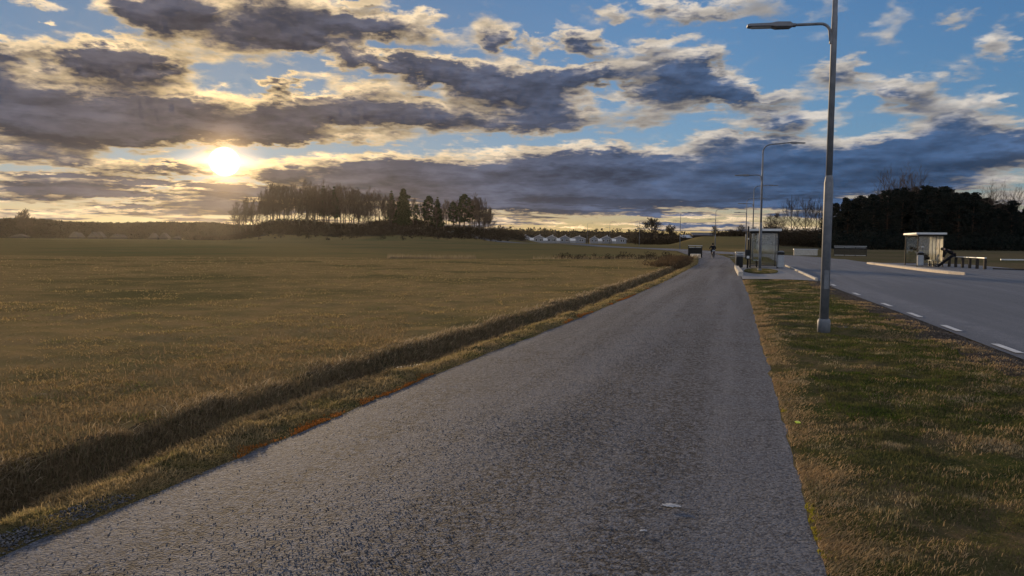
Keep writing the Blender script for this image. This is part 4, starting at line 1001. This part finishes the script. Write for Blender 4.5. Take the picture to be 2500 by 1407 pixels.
# ------------------------------------------------------------------ houses
M_WALL = material('pale_house_wall', (.25, .26, .28), (.30, .31, .32), 1.5, .9, .1)
M_WALLB = material('blue_grey_house_wall', (.19, .215, .26), (.23, .25, .29), 1.5, .9, .1)
M_ROOFD = material('dark_roof', (.10, .10, .11), (.14, .14, .15), 2, .8, .2)
M_TRIM = material('white_trim', (.62, .62, .62), None, 1, .6, .3)
M_WIN = material('window_glass', (.020, .023, .028), None, 1, .12, .6)
def make_house(label, wall):
    root = empty('house', (0, 0, 0), label, 'house', 0, 'row of single storey houses')
    W, L_, E, R_ = 6.7, 9.0, 2.75, 4.35
    v = [(-W / 2, 0, -.6), (W / 2, 0, -.6), (W / 2, 0, E), (0, 0, R_), (-W / 2, 0, E)]; v += [(a, L_, c) for a, b, c in v]
    mb = MB(); mb._add(v, [(0, 1, 2, 3, 4), (9, 8, 7, 6, 5), (0, 5, 6, 1), (1, 6, 7, 2), (4, 9, 5, 0)]); mb.build('wall', wall, root)
    sl = math.atan2(R_ - E, W / 2); ll = math.hypot(W / 2 + .45, (R_ - E) * (W / 2 + .45) / (W / 2))
    rf = MB()
    for sg in (-1, 1):
        cx0 = sg * (W / 4 + .22); cz = R_ - (R_ - E) * abs(cx0) / (W / 2) + .10; rf.box((cx0, L_ / 2, cz), (ll, L_ + .7, .14), Matrix.Rotation(sg * sl, 3, 'Y'))
    r = rf.build('roof', M_ROOFD, root); MB().box((.55, 2.2, R_ + .25), (.5, .6, .8), None, .02).build('chimney', M_TRIM, r)
    tr = MB()
    for sg in (-1, 1):
        cx0 = sg * (W / 4 + .22); cz = R_ - (R_ - E) * abs(cx0) / (W / 2) + .07; tr.box((cx0, -.38, cz), (ll, .06, .26), Matrix.Rotation(sg * sl, 3, 'Y'))
    tr.build('bargeboard', M_TRIM, root)
    for wx, ww in ((-1.5, .9), (.95, .75), (1.95, .75)):
        f_ = MB().box((wx, -.03, 1.55), (ww + .22, .10, 1.42)).build('window', M_TRIM, root); MB().box((wx, -.085, 1.55), (ww, .03, 1.2)).build('pane', M_WIN, f_)
    return root
HP = [1226, 1249, 1279, 1314, 1345, 1377, 1410, 1449, 1478, 1510]
ords = ['leftmost', 'second', 'third', 'fourth', 'fifth', 'sixth', 'seventh', 'eighth', 'ninth', 'rightmost']
hs = [make_house('', M_WALL), make_house('', M_WALLB)]
uh = [False, False]
for k, px in enumerate(HP):
    i = 0 if k < 5 else 1; o = hs[i] if not uh[i] else copy_tree(hs[i]); uh[i] = True
    Y = 448 + (k % 3) * 3; x = at_sky(px, Y); o.location = (x, Y, float(base_z(x, Y)) + .25); o.rotation_euler = (0, 0, rad(-8 + 3 * (k % 2)))
    if k in (6, 9): o.scale = (1.25, 1, .95)
    if k == 7: o.scale = (.8, 1, .9)
    o['label'] = '%s house in the distant row, gable end with %s' % (ords[k], 'pale grey wall' if i == 0 else 'blue grey wall')
for k, (px, w_) in enumerate([(1232, 3.2), (1266, 2.2), (1297, 2.2), (1330, 2.2), (1362, 1.9), (1396, 3.3), (1463, 2.0), (1497, 2.2)]):
    Y = 436; x = at_sky(px, Y); root = empty('carport', (x, Y, float(base_z(x, Y)) + .1), '%s white roofed carport in front of the distant house row' % (['leftmost', 'second', 'third', 'fourth', 'fifth', 'sixth', 'seventh', 'rightmost'][k]), 'carport', 0, 'white roofed carports')
    MB().box((0, 0, .75), (w_, 3, 1.5)).build('wall', M_WALL, root)
    MB().box((0, -.1, 1.95), (w_ + .3, 3.4, .12), Matrix.Rotation(rad(24), 3, 'X')).build('roof', M_TRIM, root)
root = empty('long_building', (at_sky(1190, 430), 430, 1.3), 'long low pale building behind the trees left of the houses', 'building')
MB().box((0, 0, 1.4), (12, 6, 2.8)).build('wall', M_WALL, root); MB().box((0, 0, 2.9), (12.6, 6.6, .3)).build('roof', M_TRIM, root)
# barns low on the rise right of the oak
for k, (px, w_, lb) in enumerate([(1680, 7, 'low barn with pale roof edges on the rise left of the cyclist'), (1712, 9, 'long dark low roofed barn behind the rise above the cyclist')]):
    Y = 262; x = at_sky(px, Y); root = empty('barn', (x, Y, gz(x, Y) - .35), lb, 'barn', rad(10))
    MB().box((0, 0, .4), (w_, 4, 1.4)).build('wall', M_DKWOOD, root)
    MB().box((0, -1.2, 1.35), (w_ + .4, 2.8, .12), Matrix.Rotation(rad(20), 3, 'X')).build('roof', M_ZINC if k == 0 else M_ROOFD, root)
# farmstead roofs before the left skyline
M_FROOF = material('farm_roof', (.075, .066, .056), (.10, .09, .075), 1, .8, .2)
for k, (px, w_, h_) in enumerate([(52, 12, 3.0), (186, 7, 5), (196, 6, 4.4), (232, 7, 5), (246, 8, 5.2), (286, 8, 3.6), (300, 6, 3.4), (378, 6, 4.6), (404, 7, 4.8), (434, 5, 2.6)]):
    Y = 515 + (k % 3) * 4; x = at_sky(px, Y); root = empty('farm_cottage', (x, Y, float(base_z(x, Y))), 'faint small cottage with steep roof before the left wood, %s from the left' % ['first', 'second', 'third', 'fourth', 'fifth', 'sixth', 'seventh', 'eighth', 'ninth', 'tenth'][k], 'cottage', 0, 'faint cottages before the left wood')
    mb = MB(); v = [(-w_ / 2, -2, 1.2), (w_ / 2, -2, 1.2), (0, -2, h_), (-w_ / 2, 3, 1.2), (w_ / 2, 3, 1.2), (0, 3, h_)]; mb._add(v, [(0, 1, 2), (5, 4, 3), (0, 2, 5, 3), (1, 4, 5, 2), (0, 3, 4, 1)]); mb.build('roof', M_FROOF, root)
    MB().box((0, .5, .6), (w_ - .8, 4, 1.3)).build('wall', M_DKWOOD, root)

# ------------------------------------------------------------------ small things on the ground
M_LITTER = material('yellow_plastic', (.62, .72, .05), (.70, .78, .12), 30, .4, .4)
x, y = 2.52, 6.40
mb = MB(); mb.box((0, 0, .022), (.055, .032, .014), Matrix.Rotation(.25, 3, 'X'), .006); o = mb.build('litter', M_LITTER); o.location = (x, y, gz(x, y) + .012); o.rotation_euler = (.1, .1, .5)
tag(o, 'bright yellow green scrap of litter in the grass at the path edge', 'litter')
M_SPLAT = material('dried_paint', (.42, .44, .47), (.26, .27, .30), 60, .8, .2)
def splat(x, y, r, seed, label):
    rg_ = np.random.default_rng(seed); vs = [(0, 0, .004)]; n = 26
    for i in range(n):
        a = 2 * math.pi * i / n; q = r * rg_.uniform(.45, 1.1); vs.append((q * math.cos(a) * 1.25, q * math.sin(a) * .8, .0015))
    mb = MB(); mb._add(vs, [(0, 1 + i, 1 + (i + 1) % n) for i in range(n)]); o = mb.build('paint_splash', M_SPLAT); o.location = (x, y, float(base_z(x, y)) + .032); return tag(o, label, 'paint splash')
splat(.96, 4.33, .052, 1, 'larger pale splash on the path asphalt, right of centre foreground')
splat(.73, 3.94, .022, 2, 'smaller pale splash on the path asphalt, nearest the camera')
# ribbed culvert pipe end in the ditch
M_PIPE = material('pale_plastic_pipe', (.24, .22, .18), (.15, .135, .11), 9, .6, .3)
pts = []; rr = []
for i in range(16):
    pts.append((0, i * .022, 0)); rr.append(.085 if i % 2 else .075)
o = MB().tube(pts, rr, 18).build('culvert_pipe', M_PIPE); px_, py_ = fr(8.5, -4.12); o.location = (px_, py_, gz(px_, py_) + .02); o.rotation_euler = (rad(3), 0, rad(-60)); tag(o, 'pale ribbed drain pipe end lying in the ditch beside the verge', 'pipe')
# orange moss along the left path edge
M_MOSS = leaf_material('orange_moss', [(.38, .135, .03), (.50, .19, .045), (.24, .09, .025), (.15, .085, .04)], None, 1, .3)
n = 30000; s = 2.4 + RNG.random(n) ** 1.6 * 24; cl = vnoise(s, s * 0, .55) + .8 * vnoise(s, s * 0 + 2, 2.1) + np.where((s > 4.4) & (s < 8.2), .30, -.06)
ok = (cl > .10) & (RNG.random(len(s)) < .35 + 1.6 * (vnoise(s, s * 0 + 6, 9.0) + .25)); s = s[ok]; cl = cl[ok]; t = tL(s) + ejit(*xy(s, tL(s))) - .005 - np.abs(RNG.normal(0, .030, len(s))) * (1 + cl * 2) * (.4 + 1.2 * (vnoise(s, s * 0 + 9, 6.0) + .5)); X, Y = xy(s, t); n = len(s)
tag(blades('moss', X, Y, .006 + .014 * RNG.random(n), .006 + .0006 * s, *lean(n, .006), M_MOSS, Z=np.maximum(ground_z(X, Y) - .002, base_z(X, Y) + .002)), 'orange moss fringe along the left path edge', 'moss', kind='stuff')
# yellow moss at the right edge
M_MOSS2 = leaf_material('yellow_moss', [(.30, .26, .03), (.38, .32, .05), (.22, .20, .03)], None, 1, .3)
n = 9000; s = 2.6 + RNG.random(n) * 9; cl = vnoise(s, s * 0 + 7, 1.6) + .8 * vnoise(s, s * 0 + 1, 7.0); ok = (cl > .34) & (RNG.random(n) < .5); s = s[ok]; t = tR(s) + ejit(*xy(s, tR(s))) + np.abs(RNG.normal(0, .03, len(s))); X, Y = xy(s, t); n = len(s)
tag(blades('moss', X, Y, .005 + .012 * RNG.random(n), np.full(n, .008), *lean(n, .006), M_MOSS2, Z=base_z(X, Y) + .003), 'yellow green moss along the right path edge', 'moss', kind='stuff')
# loose stones on the path and at its edges
def stones(name, X, Y, R_, mat, label, Z):
    n = len(X); ico = np.array([(0, 0, 1), (.9, 0, .2), (.28, .85, .2), (-.73, .53, .15), (-.73, -.53, .25), (.28, -.85, .15), (0, 0, -.6)]); 
    a = RNG.random(n) * 6.28; ca, sa = np.cos(a), np.sin(a); v = ico[None] * (1 + RNG.uniform(-.25, .25, (n, 7, 3))); sx = RNG.uniform(.7, 1.4, (n, 1))
    x = v[..., 0] * sx; y = v[..., 1]; xr = x * ca[:, None] - y * sa[:, None]; yr = x * sa[:, None] + y * ca[:, None]
    P_ = np.stack([X[:, None] + xr * R_[:, None], Y[:, None] + yr * R_[:, None], Z[:, None] + v[..., 2] * R_[:, None] * .7], -1)
    f = []
    for i in range(5): f += [(0, 1 + i, 1 + (i + 1) % 5), (6, 1 + (i + 1) % 5, 1 + i)]
    F = (np.arange(n)[:, None, None] * 7 + np.array(f)[None]).reshape(-1, 3)
    return tag(np_mesh(name, P_.reshape(-1, 3), [F], mat), label, 'gravel', kind='stuff')
M_STONE = leaf_material('loose_chippings', [(.07, .075, .085), (.14, .145, .16), (.24, .24, .25), (.40, .39, .38)], None, 1, 0.0)
n = 110000; s = (2.2 ** -.8 + RNG.random(n) * (22 ** -.8 - 2.2 ** -.8)) ** (1 / -.8); w = RNG.random(n); t = tL(s) + w * (tR(s) - tL(s)); X, Y = xy(s, t)
cl = vnoise(X, Y, .8) + vnoise(t * 2.2, s * .15, 1.0); band = np.exp(-((t + 1.3) / .75) ** 2) * .8; ok = RNG.random(n) < (.05 + band) * (.7 + 1.2 * cl); X, Y, s = X[ok], Y[ok], s[ok]; n = len(X)
stones('loose_chippings', X, Y, RNG.uniform(.002, .0052, n) * (1 + s * .03), leaf_material('crumbs', [(.035, .037, .043), (.07, .073, .082), (.12, .123, .135), (.24, .24, .245)], None, 1, 0), 'loose chippings scattered over the rough path asphalt', base_z(X, Y) + .004 + .03 * np.sin(math.pi * np.clip((np.stack(st_of(X, Y))[1] - tL(s)) / (tR(s) - tL(s)), 0, 1)))
n = 1500; s = RNG.uniform(2.2, 3.6, n); t = tL(s) - .03 - RNG.random(n) * .22; X, Y = xy(s, t)
stones('edge_gravel', X, Y, RNG.uniform(.004, .011, n), leaf_material('edge_stones', [(.05, .055, .065), (.09, .09, .10), (.16, .16, .165)], None, 1, 0), 'blue grey gravel at the path edge in the lower left corner', ground_z(X, Y) + .004)
n = 14000; s = RNG.random(n) ** 1.4 * 30 + 6; t = tE(s) - RNG.random(n) * .6; X, Y = xy(s, t)
stones('shoulder_gravel', X, Y, RNG.uniform(.006, .014, n), leaf_material('shoulder_stones', [(.06, .052, .048), (.11, .095, .085), (.18, .16, .14)], None, 1, 0), 'brown gravel along the road shoulder', ground_z(X, Y) + .003)
# a thin film of water in the trench by the lamp post
M_WATER = material('puddle_water', (.05, .06, .07), None, 1, .05, .6)
for k, (cs0, ct0, rs, rt) in enumerate([(15.25, 2.35, .09, .42), (14.25, 2.85, .10, .30)]):
    xs_, ys_ = fr(cs0, ct0); zz = min(gz(*fr(cs0 + rs * math.cos(a), ct0 + rt * math.sin(a))) for a in np.linspace(0, 6.28, 9)) + .028
    vs = [(*fr(cs0, ct0), zz)] + [(*fr(cs0 + rs * math.cos(a) * (1 + .25 * math.sin(3 * a)), ct0 + rt * math.sin(a) * (1 + .2 * math.cos(4 * a))), zz) for a in np.linspace(0, 2 * math.pi, 24, endpoint=False)]
    mb = MB(); mb._add(vs, [(0, 1 + (i + 1) % 24, 1 + i) for i in range(24)]); tag(mb.build('puddle', M_WATER), kind='structure')

# ------------------------------------------------------------------ people
M_SKIN = material('skin', (.42, .26, .19), (.46, .30, .22), 9, .55, .35)
M_JACK = material('black_jacket', (.008, .009, .012), (.014, .015, .019), 9, .95, .05, 0, .2)
M_TROU = material('dark_trousers', (.012, .013, .018), (.018, .019, .026), 9, .95, .05, 0, .2)
M_HAIR = material('dark_hair', (.020, .014, .010), None, 1, .6, .4)
M_SHOE = material('dark_shoes', (.025, .025, .028), None, 1, .6, .3)
M_EYE = material('eyes', (.05, .04, .035), None, 1, .2, .5)
def skin_obj(name, V, E_, R_, mat, parent, sub=1):
    me = D.meshes.new(name); me.from_pydata([tuple(v) for v in V], E_, []); me.materials.append(mat)
    o = link(D.objects.new(name, me), parent); o.modifiers.new('skin', 'SKIN')
    for i, r in enumerate(R_):
        d = me.skin_vertices[0].data[i]; d.radius = (r, r) if not isinstance(r, tuple) else r; d.use_root = i == 0
    o.modifiers['skin'].use_smooth_shade = True
    m_ = o.modifiers.new('sub', 'SUBSURF'); m_.levels = sub; m_.render_levels = sub; return o
def lerp(a, b, u): return tuple(a[i] + (b[i] - a[i]) * u for i in range(3))
def figure(root, J, hair='hair', hood=False):
    """J: pelvis chest neck head nose(dir) ; per side sh el wr hand(dir) hip kn an toe"""
    V, E_, R_ = [], [], []
    def add(p, r, par=None):
        V.append(p); R_.append(r); i = len(V) - 1
        if par is not None: E_.append((par, i))
        return i
    pel = add(J['pelvis'], .125); sp = add(lerp(J['pelvis'], J['chest'], .5), .115, pel); ch = add(J['chest'], .14, sp)
    nk = add(J['neck'], .055, ch); hd0 = add(lerp(J['neck'], J['head'], .45), .062, nk); hd = add(J['head'], .094, hd0)
    up = Vector(J['head']) - Vector(J['neck']); up.normalize(); add(tuple(Vector(J['head']) + up * .085), .07, hd)
    for s in ('L', 'R'):
        sh = add(J['sh' + s], .058, ch); el = add(J['el' + s], .042, sh); wr = add(J['wr' + s], .028, el)
        hdv = Vector(J['hand' + s]).normalized(); side = hdv.cross(Vector((0, 0, 1)))
        if side.length < .1: side = Vector((1, 0, 0))
        side.normalize(); palm = add(tuple(Vector(J['wr' + s]) + hdv * .06), .030, wr); pc = Vector(V[palm])
        curl = side.cross(hdv); curl = curl if curl.z < 0 else -curl
        for k, ln in enumerate((.060, .070, .066, .052)):
            a = pc + side * (.026 - .017 * k) + hdv * .035; b = a + hdv * ln * .5 + curl * .008; c = b + hdv * ln * .35 + curl * ln * .4
            i1 = add(tuple(a), .010, palm); i2 = add(tuple(b), .009, i1); add(tuple(c), .008, i2)
        t1 = add(tuple(pc + side * .045 - hdv * .01), .011, palm); add(tuple(pc + side * .07 + hdv * .03 + curl * .01), .009, t1)
        hp = add(J['hip' + s], .088, pel); kn = add(J['kn' + s], .060, hp); cf = add(lerp(J['kn' + s], J['an' + s], .35), .056, kn); an = add(J['an' + s], .038, cf); add(J['toe' + s], .034, an)
    body = skin_obj('body', V, E_, R_, M_SKIN, root)
    # jacket
    V2, E2, R2 = [], [], []
    def add2(p, r, par=None):
        V2.append(p); R2.append(r); i = len(V2) - 1
        if par is not None: E2.append((par, i))
        return i
    a = add2(J['pelvis'], .165); b = add2(lerp(J['pelvis'], J['chest'], .5), .155, a); c = add2(J['chest'], .18, b); add2(lerp(J['chest'], J['neck'], .85), .085, c)
    for s in ('L', 'R'):
        sh = add2(J['sh' + s], .085, c); el = add2(J['el' + s], .066, sh); add2(lerp(J['el' + s], J['wr' + s], .92), .046, el)
    skin_obj('jacket', V2, E2, R2, M_JACK, root)
    V3, E3, R3 = [], [], []
    def add3(p, r, par=None):
        V3.append(p); R3.append(r); i = len(V3) - 1
        if par is not None: E3.append((par, i))
        return i
    a = add3(J['pelvis'], .145)
    for s in ('L', 'R'):
        h = add3(J['hip' + s], .108, a); k = add3(J['kn' + s], .080, h); add3(lerp(J['kn' + s], J['an' + s], .95), .062, k)
        an, toe = Vector(J['an' + s]), Vector(J['toe' + s])
        mb = MB(); hl = an + (an - toe).normalized() * .05; mb.tube([tuple(hl), tuple(an + (toe - an) * .3 + Vector((0, 0, -.015))), tuple(toe + (toe - an) * .08)], [.048, .052, .034], 10); mb.build('shoe', M_SHOE, root)
    skin_obj('trousers', V3, E3, R3, M_TROU, root)
    H = Vector(J['head']); f = Vector(J['nose']).normalized(); r = f.cross(up).normalized()
    mb = MB(); mb.ball(tuple(H + up * .045 - f * .018), .116, 14, (1, 1, 1)); mb.build(hair, M_HAIR if not hood else M_JACK, root)
    fc = MB(); fc.tube([tuple(H + f * .08 + up * .03), tuple(H + f * .125 - up * .015), tuple(H + f * .09 - up * .02)], [.010, .017, .008], 6)
    fc.tube([tuple(H + f * .098 - up * .050 - r * .022), tuple(H + f * .104 - up * .050), tuple(H + f * .098 - up * .050 + r * .022)], [.004, .008, .004], 6)
    for sg in (-1, 1): fc.ball(tuple(H + r * sg * .098), .022, 8, (.5, 1, 1.4))
    fc.build('face', M_SKIN, root)
    for sg in (-1, 1): MB().ball(tuple(H + f * .088 + up * .012 + r * sg * .033), .012, 8).build('eye', M_EYE, root)
    return body
def J_(**k): return k
# cyclist and bicycle, seen from behind; local +y is forward
cyx, cyy = at(1740, 631); cz = gz(cyx, cyy) + .05
bike = empty('bicycle', (cyx, cyy, cz), 'dark bicycle with rear rack bag ridden away along the path', 'bicycle', rad(-6))
M_RED = material('red_reflector', (.35, .02, .02), None, 1, .3, .5); M_FRAME = material('bicycle_frame', (.03, .03, .04), None, 1, .35, .5, .3)
for yy in (-.52, .52):
    w_ = MB().torus((0, yy, .345), .325, .021).build('wheel', M_BLACK, bike)
    MB().torus((0, yy, .345), .300, .008).build('rim', M_GALV, w_)
    sp_m = MB()
    for k in range(14): a = 2 * math.pi * k / 14; sp_m.tube([(0, yy, .345), (0, yy + .3 * math.cos(a), .345 + .3 * math.sin(a))], .0018, 4, False)
    sp_m.build('spokes', M_GALV, w_)
fm = MB()
for a, b in (((0, -.52, .345), (0, -.02, .30)), ((0, -.02, .30), (0, -.17, .82)), ((0, -.52, .345), (0, -.15, .74)), ((0, -.15, .74), (0, .36, .80)), ((0, -.02, .30), (0, .38, .68)), ((0, .33, .95), (0, .40, .66)), ((0, .40, .66), (0, .52, .345))): fm.tube([a, b], .017, 8)
fm.build('frame', M_FRAME, bike)
MB().tube([(-.30, .26, .99), (-.16, .34, 1.0), (0, .34, .97), (.16, .34, 1.0), (.30, .26, .99)], .014, 8).build('handlebar', M_BLACK, bike)
MB().box((0, -.20, .86), (.15, .25, .05), None, .02).build('saddle', M_BLACK, bike)
rk_ = MB().box((0, -.50, .74), (.14, .36, .02)).build('rear_rack', M_BLACK, bike)
MB().box((0, -.50, .83), (.24, .30, .16), None, .03).build('rack_bag', M_GREYB, bike)
MB().box((0, -.70, .70), (.07, .02, .04), None, .005).build('rear_light', M_RED, bike)
cr = MB(); cr.tube([(.06, -.02, .30), (.09, -.02, .14)], .012, 6); cr.tube([(-.06, -.02, .30), (-.09, -.02, .46)], .012, 6); cr.box((.14, -.02, .14), (.10, .08, .02)); cr.box((-.14, -.02, .46), (.10, .08, .02)); cr.build('pedals', M_BLACK, bike)
rider = empty('person', (cyx, cyy, cz), 'cyclist in black jacket and cap riding away on the path, seen from behind', 'person', rad(-6))
figure(rider, J_(pelvis=(0, -.19, .95), chest=(0, .02, 1.25), neck=(0, .08, 1.40), head=(0, .12, 1.50), nose=(0, 1, -.1),
    shL=(-.20, .04, 1.30), elL=(-.34, .12, 1.10), wrL=(-.29, .24, 1.02), handL=(.1, .8, -.5), shR=(.20, .04, 1.30), elR=(.34, .12, 1.10), wrR=(.29, .24, 1.02), handR=(-.1, .8, -.5),
    hipL=(-.10, -.17, .93), knL=(-.15, .22, .88), anL=(-.13, -.02, .54), toeL=(-.14, .12, .48), hipR=(.10, -.17, .93), knR=(.14, .14, .58), anR=(.13, -.06, .22), toeR=(.14, .09, .17)), hair='cap', hood=True)
# seated person in the far shelter (shelter local axes: x depth away from road, y along the road)
def in_shelter(name, x, y, z, rz, label):
    wx, wy = fr(61.7, 12.85); c, s_ = math.cos(-TH), math.sin(-TH); px, py = wx + x * c - y * s_, wy + x * s_ + y * c
    return empty(name, (px, py, gz(px, py) + .035), label, 'person', rz - TH)
sit = in_shelter('person', 1.20, 2.45, 0, rad(90), 'person in dark clothes sitting bent forward on the shelter bench')
figure(sit, J_(pelvis=(0, -.02, .66), chest=(0, .30, .93), neck=(0, .42, 1.04), head=(0, .53, 1.05), nose=(0, .5, -.85),
    shL=(-.19, .32, .98), elL=(-.22, .48, .78), wrL=(-.10, .62, .62), handL=(.3, .4, -.8), shR=(.19, .32, .98), elR=(.22, .48, .78), wrR=(.10, .62, .62), handR=(-.3, .4, -.8),
    hipL=(-.10, 0, .62), knL=(-.14, .46, .56), anL=(-.13, .42, .11), toeL=(-.14, .58, .05), hipR=(.10, 0, .62), knR=(.14, .46, .56), anR=(.13, .48, .11), toeR=(.14, .64, .05)))
# person bending beside the far shelter; feet towards the kerb, back to the right
bx_, by_ = fr(60.9, 13.75)
bend = empty('person', (bx_, by_, gz(bx_, by_) + .01), 'person in black bending deep forward beside the far shelter end wall', 'person', -TH)
figure(bend, J_(pelvis=(1.30, -.1, 1.02), chest=(.86, -.08, 1.30), neck=(.68, -.06, 1.38), head=(.56, -.05, 1.38), nose=(-.5, 0, -.85),
    shL=(.80, -.28, 1.27), elL=(.66, -.27, 1.00), wrL=(.60, -.2, .76), handL=(-.1, .1, -1), shR=(.80, .14, 1.27), elR=(.66, .12, 1.00), wrR=(.62, .05, .76), handR=(-.1, -.1, -1),
    hipL=(1.26, -.20, .98), knL=(.78, -.22, .60), anL=(.18, -.22, .13), toeL=(.04, -.24, .05), hipR=(1.26, .02, .98), knR=(.84, .04, .56), anR=(.36, .04, .12), toeR=(.22, .04, .05)))

# ------------------------------------------------------------------ haze: thin even air in one closed box round everything
hm = D.materials.new('haze_air'); hm.use_nodes = True; T = NT(hm.node_tree); T.nt.nodes.clear(); ho = T.n('ShaderNodeOutputMaterial')
pv = T.n('ShaderNodeVolumePrincipled'); pv.inputs['Color'].default_value = (.92, .86, .80, 1); pv.inputs['Density'].default_value = .00003; pv.inputs['Anisotropy'].default_value = .75
T.nt.links.new(pv.outputs[0], ho.inputs['Volume'])
hz = MB().box((0, 100, 20.5), (4200, 4200, 44.0)).build('haze', hm); tag(hz, kind='stuff')
